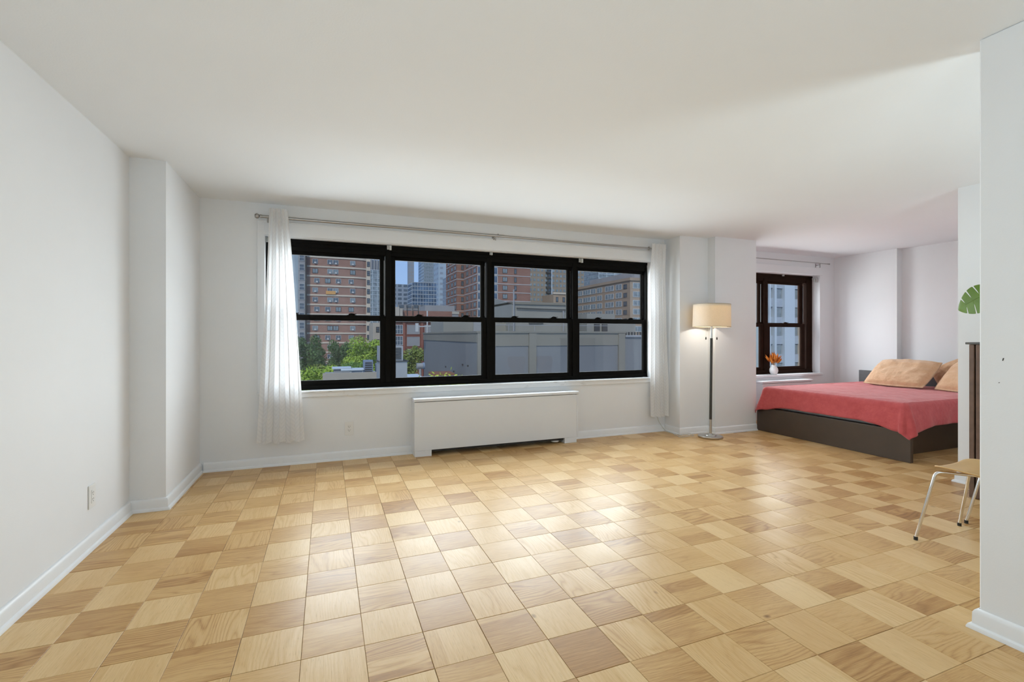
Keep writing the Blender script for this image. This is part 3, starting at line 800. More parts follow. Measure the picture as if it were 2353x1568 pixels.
# ------------------------------------------------------------------ vase with dried foliage
vx, vy, vz = 6.195, 5.125, .6375
single('vase', MB().lathe([(0, 0), (.034, 0), (.040, .004), (.056, .035), (.060, .062), (.052, .095), (.034, .122), (.030, .134), (.031, .138), (.027, .138), (.026, .120), (.03, .1), (0, .06)], (vx, vy, vz), 32), M_VASE,
       'small white ceramic vase on the sill of the brown window', 'vase', smooth=60)
bq = thing('bouquet', 'bunch of dried orange foliage standing in the white vase', 'bouquet', (vx, vy, vz+.10))
rnd = random.Random(5)
for k in range(64):
    a = rnd.uniform(0, 2*PI); el = rnd.uniform(.25, 1.0); ln = rnd.uniform(.14, .255)
    d = Vector((math.cos(a)*math.cos(el*1.45)*.62, math.sin(a)*math.cos(el*1.45)*.40, math.sin(el*1.5)+.25)).normalized()
    p0 = Vector((vx, vy, vz+.105)); p1 = p0+d*ln*.42; p2 = p0+d*ln+Vector((0, 0, -.018*rnd.random()))
    if k < 12: part('stem', MB().tube([p0, p1], .0018, 5), M_DRYSTEM, bq)
    s = d.cross(Vector((rnd.uniform(-1, 1), rnd.uniform(-1, 1), .3))).normalized()*rnd.uniform(.011, .019)
    n_ = d.cross(s).normalized()*.006
    mb = MB(); q = [p1, p1+(p2-p1)*.3+s+n_, p1+(p2-p1)*.65+s*.8-n_, p2, p1+(p2-p1)*.65-s*.8-n_, p1+(p2-p1)*.3-s+n_, p1+(p2-p1)*.4+n_*1.6, p1+(p2-p1)*.72+n_]
    mb.v = [tuple(x) for x in q]
    mb.f = [(0, 1, 6), (1, 2, 7, 6), (2, 3, 7), (3, 4, 7), (4, 5, 6, 7), (5, 0, 6)]; mb.mi = [0]*6
    part('leaf', mb, M_DRY, bq)

# ------------------------------------------------------------------ dining chairs behind the near partition
def chair(label, ox, oy):
    t_ = thing('dining_chair', label, 'chair', (ox, oy, 0), 'plywood dining chairs along the nook', rot=(0, 0, math.radians(3)))
    # moulded plywood shell: seat front faces +Y, back rises at -Y
    prof = [(.212, .426), (.204, .436), (.17, .444), (.10, .444), (.0, .438), (-.10, .434), (-.16, .442), (-.20, .472), (-.225, .53), (-.245, .62), (-.262, .74), (-.268, .80)]
    NW = 16; mb = MB(); R = len(prof)
    def half(i):
        s = i/(R-1)
        return [.15, .185, .205, .215, .215, .20, .17, .135, .14, .185, .195, .165][i]
    for i, (y, z) in enumerate(prof):
        for k in range(NW+1):
            u = -1+2*k/NW; hw = half(i)
            dip = .016*(1-u*u) if 2 <= i <= 6 else 0
            lift = .012*abs(u)**3 if i < 7 else 0
            mb.v.append((u*hw, y-(.02*(1-u*u) if i > 7 else 0), z-dip+lift))
    for i in range(R-1):
        for k in range(NW):
            a = i*(NW+1)+k; mb.f.append((a, a+NW+1, a+NW+2, a+1)); mb.mi.append(0)
    o = part('seat_shell', mb, M_BEECH, t_, 180, local=True)
    s = o.modifiers.new('solid', 'SOLIDIFY'); s.thickness = .010; s.offset = 0
    b2 = o.modifiers.new('sub', 'SUBSURF'); b2.levels = 1; b2.render_levels = 2
    for sx_, sy_ in ((-1, 1), (1, 1), (-1, -1), (1, -1)):
        fx, fy = sx_*.250, sy_*(.262 if sy_ > 0 else .235)
        top = Vector((sx_*.205, sy_*(.185 if sy_ > 0 else .165), .421)); foot = Vector((fx, fy, .012)); hub = Vector((sx_*.05, sy_*.05, .412))
        pts = [foot]; d = (top-foot).normalized(); e = (hub-top).normalized()
        pts.append(top-d*.035)
        for q in (.25, .5, .75):
            a = top-d*.035; b = top+e*.035; pts.append(a.lerp(top, q).lerp(top.lerp(b, q), q))
        pts += [top+e*.035, hub]
        part('leg', MB().tube(pts, .0085, 12), M_CHROME, t_, 60, local=True)
        part('foot_cap', MB().tube([foot-Vector((0, 0, .012)), foot+Vector((0, 0, .008))], .0105, 10), M_RUBBER, t_, 40, local=True)
    part('hub_plate', MB().lathe([(0, .405), (.085, .405), (.085, .418), (0, .418)], (0, 0, 0), 20), M_CHROME, t_, local=True)
    return t_
chair('bent plywood chair with chrome legs, its seat corner showing past the partition', 3.526, 1.491)
chair('second plywood chair showing only one slim chrome leg behind the first', 4.118, 1.525)

# ------------------------------------------------------------------ brown cabinet and potted monstera against the far partition
cb = thing('cabinet', 'tall brown slatted cabinet with grey top against the far partition', 'cabinet', (4.69, 1.65, 0))
part('body', MB().box(4.515, XE-.032, 1.25, 2.046, .03, 1.150), M_CABGAP, cb)
part('top', MB().box(4.478, XE-.032, 1.24, 2.068, 1.150, 1.166), M_CABTOP, cb, bev=.003)
part('plinth', MB().box(4.520, XE-.034, 1.27, 2.03, 0, .03), M_CABGAP, cb)
y = 2.050
for k in range(14):
    part('slat', MB().box(4.490, 4.514, y-.030, y, .004, 1.149), M_CABWOOD, cb, bev=.003); y -= .040
part('slat', MB().box(4.516, XE-.034, 2.047, 2.052, .004, 1.149), M_CABWOOD, cb)
pl = thing('potted_monstera', 'potted monstera whose green split leaf reaches past the partition', 'plant', (4.66, 1.66, 1.1662))
pc = Vector((4.66, 1.66, 1.1662))
part('pot', MB().lathe([(0, 0), (.075, 0), (.082, .006), (.098, .14), (.102, .15), (.094, .15), (.088, .12), (0, .12)], tuple(pc), 28), M_POT, pl, 40)
def mleaf(base_, tip, nrm, hw, seed):
    """split leaf: lobes fan out from the midrib, slits between them"""
    base_, tip = Vector(base_), Vector(tip); ax = tip-base_; L = ax.length; ax.normalize()
    n_ = (Vector(nrm)-ax*Vector(nrm).dot(ax)).normalized(); sd = ax.cross(n_)
    mb = MB()
    W = lambda s: hw*(math.sin(PI*min(1, s*.93+.07))**.74)*(1-.18*s)
    def pt(s, u):                # s along the midrib, u across in units of half width
        w_ = W(s); swp = .16*abs(u)**1.4*L*(.6-s*.2)
        return tuple(base_+ax*(s*L+swp)+sd*(u*w_)+n_*(-.10*hw*u*u+.03*L*math.sin(PI*s)-.06*L*s*s))
    NL = 5
    for sgn in (-1, 1):
        for k in range(NL):
            s0, s1 = k/NL, (k+1)/NL
            U = [0, .03, .2, .42, .65, .88, .97, 1.0]; Q = [0, .04, .35, .65, .96, 1]
            rows = []
            for ui, u in enumerate(U):
                gap = 0 if u < .3 else .008+.012*(u-.3)
                a = s0+(gap if k else 0); b = s1-(gap if k < NL-1 else 0)
                if u > .98: a, b = a+(b-a)*.10, b-(b-a)*.06
                rows.append([pt(a+(b-a)*q, sgn*u) for q in Q])
            n0 = len(mb.v)
            for r in rows: mb.v += r
            for i in range(len(rows)-1):
                for q in range(5):
                    a = n0+i*6+q; f = (a, a+1, a+7, a+6); mb.f.append(f if sgn > 0 else f[::-1]); mb.mi.append(0)
    o = part('leaf', mb, M_LEAF, pl, 180)
    s = o.modifiers.new('solid', 'SOLIDIFY'); s.thickness = .0015
    part('leaf_stalk', MB().tube([pc+Vector((0, 0, .12)), (pc+Vector((0, 0, .12))).lerp(base_, .5)+Vector((0, 0, .05)), base_], .004, 7), M_STEM, pl, 60)
    return o
mleaf((4.44, 1.862, 1.552), (4.47, 2.108, 1.424), (-.85, -.25, .35), .118, 1)
mleaf((4.62, 1.56, 1.72), (4.55, 1.34, 1.62), (-.5, -.3, .8), .12, 2)
mleaf((4.72, 1.70, 1.78), (4.80, 1.72, 1.98), (-.8, -.5, .2), .05, 3)

# ------------------------------------------------------------------ the city outside
GZ = -13.0
struct('ground', MB().box(-150, 400, 8, 700, GZ-1, GZ), M_STREET, 'street level far below the windows', 'ground')
def bthing(name, label, cat, x, y): return thing(name, label, cat, (x, y, GZ))
def put_copy(name, me, parent, loc):
    return link(name, me, parent, Vector(loc)-wloc(parent))
def win_meshes(w_, h_, mframe, mglass, split=2, rows=1, ac=False, fr=.10, dep=.12):
    """window facing -Y, base at z=0 centre x=0: frame mesh and pane mesh"""
    f = MB(); x = w_/2
    f.box(-x, -x+fr, -dep, 0, 0, h_).box(x-fr, x, -dep, 0, 0, h_).box(-x, x, -dep, 0, 0, fr).box(-x, x, -dep, 0, h_-fr, h_)
    for k in range(1, split): c = -x+w_*k/split; f.box(c-fr*.4, c+fr*.4, -dep, 0, fr, h_-fr)
    for k in range(1, rows): c = h_*k/rows; f.box(-x+fr, x-fr, -dep, 0, c-fr*.4, c+fr*.4)
    if ac: f.box(-x*.35, x*.45, -dep-.25, 0, .05, h_*.36)
    p = MB().box(-x+fr*.5, x-fr*.5, -dep*.45, -dep*.3, fr*.5, h_-fr*.5)
    return f.mesh('window', mframe), p.mesh('pane', mglass)
def add_win(parent, wm, x, y, z, rz=0):
    a = link('window', wm[0], parent, Vector((x, y, z))-wloc(parent)); a.rotation_euler = (0, 0, rz)
    b = link('pane', wm[1], a)
    return a

# --- brick apartment block with pale concrete bands
Yb = 135.0
b1 = bthing('apartment_building', 'brown brick apartment block with pale bands behind the trees', 'building', 3, Yb+8)
poly = [(-5.2, Yb), (7.0, Yb), (9.2, Yb+.5), (11.0, Yb+1.3), (11.0, Yb+16), (-5.2, Yb+16)]
part('wall', MB().prism(poly, 'z', GZ, 27), M_BRICK, b1)
rz_ = random.Random(2)
for k in range(-1, 15):
    z = 22.0-2.52*k
    q = [(-4.9, Yb-.16), (7.0, Yb-.16), (9.25, Yb+.34), (10.1, Yb+.72), (10.1, Yb+1.0), (9.2, Yb+.55), (7.0, Yb+.05), (-4.9, Yb+.05)]
    part('band', MB().prism(q, 'z', z-.20, z+.20), M_BAND, b1)
part('end_strip', MB().prism([(10.05, Yb+.60), (11.15, Yb+.60), (11.15, Yb+2), (10.05, Yb+2)], 'z', GZ, 27), M_BAND, b1)
WA = win_meshes(1.35, 1.25, M_EXTFRAME, M_EXTGLASS, 2, 1, True, .07); WB = win_meshes(1.35, 1.25, M_EXTDARK, M_EXTGLASSP, 2, 1, False, .07); WC = win_meshes(1.35, 1.25, M_EXTFRAME, M_EXTGLASSP, 2, 1, True, .07)
WN = win_meshes(.75, 1.35, M_EXTDARK, M_EXTGLASS, 1, 2, False, .06)
for k in range(0, 14):
    z = 22.0-2.52*k-1.78
    xs = (-2.9, .75, 2.2, 6.5) if k in (0, 1, 3, 4, 7, 9, 10) else (-2.5, .2, 2.85, 6.1)
    for x in xs: add_win(b1, rz_.choice((WA, WB, WC, WA)), x, Yb+.01, z)
    add_win(b1, WN, 10.62, Yb+.59, z)
part('board', MB().box(-.25, 2.15, Yb-.4, Yb-.1, 12.2, 13.1), M_ORANGE, b1, label='orange board under one window')
# --- pale building at its side
b2 = bthing('apartment_building', 'pale blue rendered block with one column of windows by the curtain', 'building', -12, 142)
part('wall', MB().box(-20, -5.25, 134, 150, GZ, 26), M_PALE, b2)
part('drainpipe', MB().box(-5.2, -4.95, 133.6, 134.6, GZ, 26), M_EXTDARK, b2)
part('pier', MB().box(-6.9, -5.25, 133.9, 134, GZ, 26), M_GREYC, b2)
WD = win_meshes(1.3, 1.7, M_EXTFRAME, M_EXTGLASS, 1, 2)
for k in range(14):
    for x in (-6.05, -11, -14, -17): add_win(b2, WD, x, 133.9, 20.6-2.52*k)
# --- glass tower behind
def grid_tower(name, label, x0, x1, y0, y1, z1, mwall, mglass, nx, nz, zlo, fr=.25, mfr=None, sides=True, cat='building'):
    b = bthing(name, label, cat, (x0+x1)/2, (y0+y1)/2)
    part('wall', MB().box(x0, x1, y0, y1, GZ, z1), mwall, b)
    mb = MB(); wx, wz = (x1-x0)/nx, (z1-zlo)/nz
    for i in range(nx):
        for k in range(nz):
            mb.box(x0+i*wx+wx*fr/2, x0+(i+1)*wx-wx*fr/2, y0-.08, y0, zlo+k*wz+wz*fr, zlo+(k+1)*wz-wz*.08)
    if sides:
        ny = max(2, int((y1-y0)/wx)); wy = (y1-y0)/ny
        for i in range(ny):
            for k in range(nz):
                mb.box(x0-.08, x0, y0+i*wy+wy*fr/2, y0+(i+1)*wy-wy*fr/2, zlo+k*wz+wz*fr, zlo+(k+1)*wz-wz*.08)
    o = part('window_grid', mb, mglass, b); o['kind'] = 'stuff'
    if mfr:
        m2 = MB()
        for k in range(nz+1): m2.box(x0-.1, x1, y0-.25, y0, zlo+k*wz-.12, zlo+k*wz+.12)
        for i in range(0, nx+1, 2): m2.box(x0+i*wx-.12, x0+i*wx+.12, y0-.2, y0, zlo, z1)
        part('fins', m2, mfr, b)['kind'] = 'stuff'
    return b
grid_tower('glass_tower', 'pale blue glass tower beyond the brick block', 20, 27.4, 260, 280, 36, M_GREYT, M_EXTGLASSP, 6, 20, -8, .12, M_WHITEP)
b = bthing('crown_tower', 'grey tower with vertical fins rising behind the glass tower', 'building', 27, 300)
part('wall', MB().box(20, 30.4, 290, 310, GZ, 46), M_GREYT, b)
for k in range(6): part('fin', MB().box(21+k*1.6, 21.7+k*1.6, 289.2, 290, 20, 46.5), M_GREYC, b)
# --- beige low building between brick block and trees
b = bthing('beige_building', 'beige low building with small dark windows beyond the trees', 'building', 16, 124)
part('wall', MB().box(10.2, 12.9, 117, 128, GZ, 4.3), M_BEIGE, b); part('wing', MB().box(12.4, 16.5, 118, 128, GZ, 1.4), M_BEIGE, b); part('tower', MB().box(12.6, 15.5, 122, 128, GZ, 5.2), M_GREYC, b)
WE = win_meshes(.75, 1.3, M_EXTDARK, M_EXTGLASS, 1, 2)
for x, z in ((11.3, 2.0), (11.35, -1.0), (12.1, -4), (13.1, -.9), (14.0, -.9), (13.1, -3.4)): add_win(b, WE, x, 117-.01 if x < 12.4 else 117.99, z)
# --- red brown loft building
Yr = 100.0
b3 = bthing('loft_building', 'low terracotta brick loft building with large dark windows', 'building', 19, Yr+6)
part('wall', MB().box(12.0, 26.0, Yr, Yr+12, GZ, 4.6), M_BRICK3, b3)
part('cornice', MB().box(11.8, 26.2, Yr-.5, Yr, 4.1, 4.9), M_GREYC, b3)
part('attic', MB().box(15.0, 26.0, Yr+3, Yr+12, 4.9, 6.6), M_BRICK2, b3)
for x in (12.4, 15.0, 18.7, 22.4): part('pilaster', MB().box(x-.25, x+.25, Yr-.25, Yr, GZ, 4.1), M_BRICK3, b3)
WF = win_meshes(1.7, 1.9, M_EXTFRAME, M_EXTGLASS, 3, 2); WG = win_meshes(2.9, 2.2, M_BRICK3, M_GREYC, 1, 1)
for k in range(4):
    add_win(b3, WF, 13.9, Yr-.01, 1.55-2.35*k)
    for x in (16.9, 20.6, 24.2): add_win(b3, WG, x, Yr-.01, 1.4-2.5*k)
part('white_block', MB().box(12.0, 14.3, Yr+2, Yr+8, 4.6, 7.3), M_BEIGE, b3); part('vent', MB().box(14.4, 15.0, Yr+2, Yr+4, 4.6, 7.0), M_BEIGE, b3)
for x in (16, 17.2, 18.4): part('parapet_post', MB().box(x, x+.12, Yr+2.8, Yr+2.95, 5.6, 7.6), M_EXTDARK, b3)
# --- skyline
grid_tower('skyscraper', 'pencil thin grey skyscraper against the sky', 96, 102.3, 600, 612, 150, M_GREYC, M_GREYT, 2, 30, 20, .3)
grid_tower('skyscraper', 'broad grey blue skyscraper beside the pencil thin one', 115, 132, 600, 640, 160, M_GREYT, M_EXTGLASSP, 6, 34, 20, .18)
grid_tower('skyscraper', 'pale haze coloured tower next to the broad skyscraper', 118, 139, 530, 556, 140, ext('haze_tower', (.36, .44, .50), vary=.03), M_GREYT, 3, 20, 20, .5)
grid_tower('skyscraper', 'pale patterned tower beside the red brick tower', 116, 128, 480, 500, 62, M_GREYT, M_EXTGLASS, 6, 16, 10, .45)
grid_tower('office_block', 'blue glass office block with white frame below the skyscrapers', 58.3, 76.4, 350, 370, 40.5, M_WHITEP, M_EXTGLASSB, 9, 7, 20, .10, M_EXTFRAME)
grid_tower('office_block', 'wide grey office block with strip windows at the edge of the sky', 45, 68, 400, 430, 44, M_GREYT, M_EXTGLASS, 5, 10, 8, .35)
b = bthing('plant_room', 'small cream rooftop block above the wide grey office block', 'building', 55, 440)
part('wall', MB().box(48, 57.8, 436, 446, GZ, 51), M_BEIGE, b); part('parapet', MB().box(47.8, 58, 435.8, 446.2, 51, 51.6), M_BAND, b)
grid_tower('midrise', 'low grey building with flat roof behind the loft building', 26, 52, 190, 205, 13.5, M_GREYC, M_EXTGLASS, 9, 4, 6, .3)
b = bthing('low_block', 'grey stepped roofs behind the loft building', 'building', 35, 160)
part('wall', MB().box(18, 40, 150, 165, GZ, 8.2), M_GREYC, b); part('penthouse', MB().box(30, 40, 155, 165, 8.2, 11.2), M_GREYC, b); part('parapet', MB().box(17.8, 40.2, 149.8, 150.2, 8.2, 9), M_BEIGE, b)
# --- red brick tower with stepped face and white slab lines
b4 = bthing('brick_tower', 'tall red brick tower with stepped face and white floor lines', 'building', 56, 165)
X1, Y1t, Y2t, X2, Y3t = 46.3, 150.0, 166.0, 43.7, 182.7
part('wall', MB().prism([(X1, Y1t), (65.6, Y1t), (65.6, Y3t), (X2, Y3t), (X2, Y2t), (X1, Y2t)], 'z', GZ, 40), M_BRICK2, b4)
FZ = [21.6+2.88*k for k in range(-8, 5)]
for z in FZ:
    q = [(X1-.1, Y1t-.1), (65.7, Y1t-.1), (65.7, Y1t), (X1, Y1t), (X1, Y2t), (X2, Y2t), (X2, Y3t), (X2-.1, Y3t), (X2-.1, Y2t-.1), (X1-.1, Y2t-.1)]
    part('floor_line', MB().prism(q, 'z', z-.10, z+.10), M_EXTFRAME, b4)
WT = win_meshes(1.7, 1.6, M_EXTDARK, M_EXTGLASSP, 2, 1); WT2 = win_meshes(.9, 1.7, M_EXTDARK, M_EXTGLASS, 1, 1); WT3 = win_meshes(3.1, 2.5, M_EXTFRAME, M_EXTGLASSB, 2, 1, fr=.18)
WT4 = win_meshes(2.6, 1.6, M_EXTDARK, M_EXTGLASSP, 2, 1)
for z in FZ[2:-2]:
    add_win(b4, WT3, 48.0, Y1t-.01, z+.16); add_win(b4, WT3, 52.0, Y1t-.01, z+.16)
    add_win(b4, WT, 56.2, Y1t-.01, z+.75); add_win(b4, WT2, 60.0, Y1t-.01, z+.7)
    for y in (152.4, 156.5, 161.5): add_win(b4, WT4 if y != 156.5 else WT2, X1+.01, y, z+.7, -PI/2)
    add_win(b4, WT2, 45.7, Y2t-.01, z+.5)
    for y in (168.5, 173, 178.5): add_win(b4, WT4, X2+.01, y, z+.6, -PI/2)
# --- tan tower
b5 = grid_tower('tan_tower', 'tan masonry tower with rows of small windows and dark balconies', 80.5, 110, 190, 205, 46, M_TAN2, M_EXTGLASSP, 16, 24, -6, .42)
mb = MB()
for k in range(24): mb.box(90.6, 92.6, 188.6, 190, -6+k*2.17, -5.2+k*2.17)
part('balcony_stack', mb, M_EXTDARK, b5)['kind'] = 'stuff'
part('pier', MB().box(93.0, 93.5, 189.4, 190, GZ, 46), M_WHITEP, b5)
b = bthing('tan_annex', 'lower tan block with paired dark windows beside the tan tower', 'building', 84, 152)
part('wall', MB().box(73.0, 80.6, 147, 156, GZ, 15.6), M_TAN, b); part('parapet', MB().box(72.8, 80.7, 146.7, 147.2, 15.6, 16.2), M_BAND, b)
for k in range(6):
    for x in (74.4, 77.0, 79.6): add_win(b, WT2, x, 146.99, 12.9-3.3*k)
# --- wide tan apartment house: long flank seen obliquely
b6 = bthing('tan_apartment_house', 'wide tan apartment house with broad banded windows', 'building', 97, 140)
XF = 89.4
part('wall', MB().prism([(XF, 125.6), (112, 125.6), (112, 163), (XF, 163)], 'z', GZ, 19.4), M_TAN, b6)
part('cornice', MB().prism([(XF-.35, 125.2), (112, 125.2), (112, 125.6), (XF, 125.6), (XF, 163), (XF-.35, 163)], 'z', 18.7, 19.6), M_TAN, b6)
part('upper_storey', MB().box(97, 112, 134, 163, 19.4, 23), M_GREYC, b6)
WH = win_meshes(5.2, 1.85, M_EXTFRAME, M_EXTGLASSP, 3, 1, fr=.16); WI = win_meshes(3.4, 1.85, M_EXTFRAME, M_EXTGLASSP, 2, 1, fr=.16); WJ = win_meshes(1.9, 1.5, M_EXTDARK, M_EXTGLASS, 2, 1)
for k in range(6):
    z = 16.2-2.76*k
    for y, wm in ((128.2, WJ), (131.8, WI), (137.3, WH), (143.6, WI), (147.8, WI), (152.4, WH), (157.2, WI)): add_win(b6, wm, XF+.01, y, z, -PI/2)
    for x, wm in ((93.0, WH), (99.5, WH), (106, WH)): add_win(b6, wm, x, 125.61, z)
grid_tower('glass_tower', 'grey glass tower above the roof of the tan apartment house', 124, 142, 200, 215, 40, M_GREYT, M_EXTGLASSP, 8, 14, 10, .2, M_WHITEP)

# --- grey hall with pilasters, roof and bulkheads
Yh, Yh2, Xh, Zh = 22.0, 35.7, 6.83, 1.44
hall = bthing('hall_building', 'long blue grey hall wall with beige pilasters and coping', 'building', 16, 29)
part('wall', MB().prism([(Xh, Yh), (15.25, Yh), (15.25, Yh2), (Xh, Yh2)], 'z', GZ, Zh-.4), M_HALL, hall)
part('low_wing', MB().box(15.25, 20.5, Yh+.05, Yh2, GZ, 1.20), M_HALL, hall)
part('frieze', MB().box(Xh-.03, 15.28, Yh-.04, Yh, Zh-.75, Zh-.08).box(Xh-.05, Xh, Yh, Yh2, Zh-.55, Zh-.08), M_HALLTRIM, hall)
part('coping', MB().box(Xh-.10, 15.34, Yh-.12, Yh2, Zh-.09, Zh), M_HALLTRIM, hall)
part('low_coping', MB().box(15.34, 20.5, Yh-.06, Yh+.4, 1.14, 1.24), M_GREYC, hall)
for x0, x1 in ((Xh-.03, 7.14), (9.52, 9.92), (14.86, 15.27), (20.1, 20.5)): part('pilaster', MB().box(x0, x1, Yh-.10, Yh+.04, GZ, Zh-.10 if x0 < 15.2 else 1.13), M_HALLTRIM, hall)
part('bulkhead', MB().prism([(7.0, 30), (15.3, 30), (15.3, 34), (7.0, 34)], 'z', Zh-.3, 2.35), M_ROOFW, hall)
part('bulkhead', MB().prism([(11.3, 28.6), (15.4, 28.6), (15.4, 34), (11.3, 34)], 'z', Zh-.3, 3.35), M_ROOFW, hall)
part('bulkhead_coping', MB().box(11.2, 15.5, 28.5, 34.1, 3.27, 3.42), M_HALLTRIM, hall)
part('roof_slope', MB().prism([(30, 2.35), (34, 2.35), (34, 4.2), (28.6, 3.3), (28.6, 2.35)], 'x', 11.2, 11.32), M_ROOFW, hall)
part('pipe', MB().tube([(11.25, 28.4, 1.4), (11.25, 28.4, 4.2)], .05, 8), M_GREYC, hall)
part('pipe', MB().tube([(11.5, 28.5, 3.0), (15.3, 28.5, 2.95)], .04, 8), M_EXTDARK, hall)
part('pipe', MB().tube([(14.9, 28.5, 2.9), (14.9, 28.5, 1.3)], .05, 8), M_GREYC, hall)
part('vent', MB().box(12.4, 13.4, 28.5, 28.6, 2.0, 2.12), M_EXTDARK, hall)
part('door', MB().box(9.0, 10.0, 29.9, 30.0, 1.4, 2.2), M_GREYC, hall)
part('bulkhead', MB().box(18.4, 20.4, 28, 32, 1.1, 2.35).box(16.2, 18.4, 27.6, 32, 1.1, 2.7), M_ROOFW, hall)
for x in (16.75, 17.35): part('vent', MB().box(x, x+.4, 27.5, 27.6, 1.45, 2.0), M_EXTDARK, hall)
mb = MB()
for k in range(22): mb.box(15.5+k*.2, 15.56+k*.2, 23.0, 23.1, 1.2, 1.42)
part('vent_row', mb, M_EXTDARK, hall)['kind'] = 'stuff'
for x in (7.5, 8.9, 10.4, 12.5): part('rail_post', MB().tube([(x, Yh+1.2, Zh), (x, Yh+1.2, Zh+.35)], .02, 6), M_GREYC, hall)
part('rail', MB().tube([(7.2, Yh+1.2, Zh+.33), (15, Yh+1.2, Zh+.33)], .018, 6), M_GREYC, hall)
mb = MB()
for y_, z_ in ((23.6, -.4), (24.6, -.4), (26.5, -.9), (28.5, -.75), (23.1, -1.4), (22.6, -1.35)): mb.box(Xh-.06, Xh, y_, y_+.12, z_, z_+.09)
for z_ in (.4, -.6): mb.box(7.03, 7.1, Yh-.16, Yh-.1, z_, z_+.08)
part('wall_anchor', mb, M_EXTDARK, hall)['kind'] = 'stuff'
ant = thing('antenna', 'thin white antenna on the far corner of the grey hall', 'antenna', (5.9, 34, 1.0))
part('mast', MB().tube([(6.75, 34, 1.40), (6.75, 34, 3.0)], .05, 6), M_EXTFRAME, ant); part('arm', MB().tube([(6.0, 34, 1.85), (7.3, 34, 1.9)], .05, 6), M_EXTFRAME, ant); part('dish', MB().box(5.9, 6.1, 33.9, 34.1, 1.5, 2.1), M_EXTFRAME, ant)
# --- rooftop clutter in front of the hall
rf = bthing('rooftop_terrace', 'low flat roof carrying machinery below the hall wall', 'roof', 4, 24)
part('deck', MB().box(-1.0, 6.6, 18.5, 33, GZ, -2.2), M_ROOFT, rf); part('parapet', MB().box(-1.0, 6.6, 18.4, 18.6, -2.2, -1.9), M_HALLTRIM, rf)
mu = thing('ventilation_unit', 'tall grey louvred ventilation unit behind the second sash post', 'ventilation unit', (2.6, 20.6, -2.2))
part('lower_case', MB().box(2.0, 3.13, 20, 21.2, -2.2, .16), M_HVAC, mu); part('upper_case', MB().box(2.0, 2.96, 20.02, 21, .17, .78), M_HVAC, mu); part('lid', MB().box(1.95, 3.18, 19.95, 21.2, .13, .17), M_EXTDARK, mu)
for k in range(8): part('louvre', MB().box(2.1, 2.88, 19.97, 20.02, .24+k*.062, .275+k*.062), M_EXTDARK, mu)
def boxunit(name, label, x0, x1, y0, y1, z0, z1, m, roofm=None, door=None, cat='rooftop unit'):
    t_ = thing(name, label, cat, ((x0+x1)/2, (y0+y1)/2, z0))
    part('case', MB().box(x0, x1, y0, y1, z0, z1), m, t_, bev=.02)
    if roofm: part('roof', MB().prism([(y0-.15, z1), (y1, z1+.02), (y1, z1+.14), (y0-.15, z1+.10)], 'x', x0-.12, x1+.12), roofm, t_)
    if door: part('door', MB().box(door[0], door[1], y0-.03, y0, z0+.05, z1-.05), M_EXTDARK, t_)
    part('skid', MB().box(x0+.05, x1-.05, y0+.05, y1-.05, z0-.06, z0), M_EXTDARK, t_)
    return t_
boxunit('roof_shed', 'small rust roofed shed against the grey hall wall', 5.35, 6.3, 25, 26, -1.95, -.92, M_HVAC, M_RUST, (5.95, 6.2))
boxunit('condenser', 'grey box condenser with pale lid beside the ventilation unit', 3.35, 4.15, 23, 24, -2.14, -.86, M_GREYC, M_WHITEP)
boxunit('condenser', 'small dark condenser between the grey box and rust shed', 4.45, 4.85, 23.5, 24.1, -2.14, -1.0, M_EXTDARK, M_HVAC)
boxunit('rust_panel', 'rust coloured sheet leaning by the shed', 4.85, 5.15, 24.6, 24.8, -2.14, -.95, M_RUST)
t_ = thing('roof_fan', 'round grey roof fan above the small condenser', 'fan', (4.85, 26.4, -2.2))
part('stand', MB().tube([(4.85, 26.4, -2.2), (4.85, 26.4, -.6)], .07, 10), M_HVAC, t_); part('drum', MB().tube([(4.66, 26.4, -.48), (4.98, 26.4, -.48)], .16, 14), M_HVAC, t_); part('hood', MB().tube([(4.98, 26.4, -.48), (5.08, 26.4, -.48)], .19, 14), M_HVACB, t_)
rf2 = bthing('rooftop_terrace', 'farther flat roof with blue machinery under the trees', 'roof', 3, 44)
part('deck', MB().box(-.2, 4.9, 38, 50, GZ, -2.4), M_ROOFT, rf2); part('parapet', MB().box(-.3, 5.0, 37.8, 38, -2.4, -1.6), M_BEIGE, rf2)
part('pipe_run', MB().tube([(1.0, 38.5, -1.45), (2.6, 38.5, -1.45)], .09, 8), M_WHITEP, rf2)
u = boxunit('chiller', 'tall blue chiller with dark louvres on the farther roof', 2.85, 3.6, 41, 42, -2.34, -.85, M_HVACB)
for k in range(6): part('louvre', MB().box(2.95, 3.5, 40.95, 41, -2.0+k*.18, -1.92+k*.18), M_EXTDARK, u)
boxunit('chiller', 'plain blue chiller beside the louvred one', 3.85, 4.5, 41, 42, -2.34, -1.15, M_HVACB)
boxunit('condenser', 'long pale condenser on the farther roof', .5, 1.7, 40, 41, -2.34, -1.45, M_HVAC, M_WHITEP)
boxunit('condenser', 'low grey condenser between pale one and chillers', 1.9, 2.7, 40.5, 41.3, -2.34, -1.6, M_HVACB, M_WHITEP)

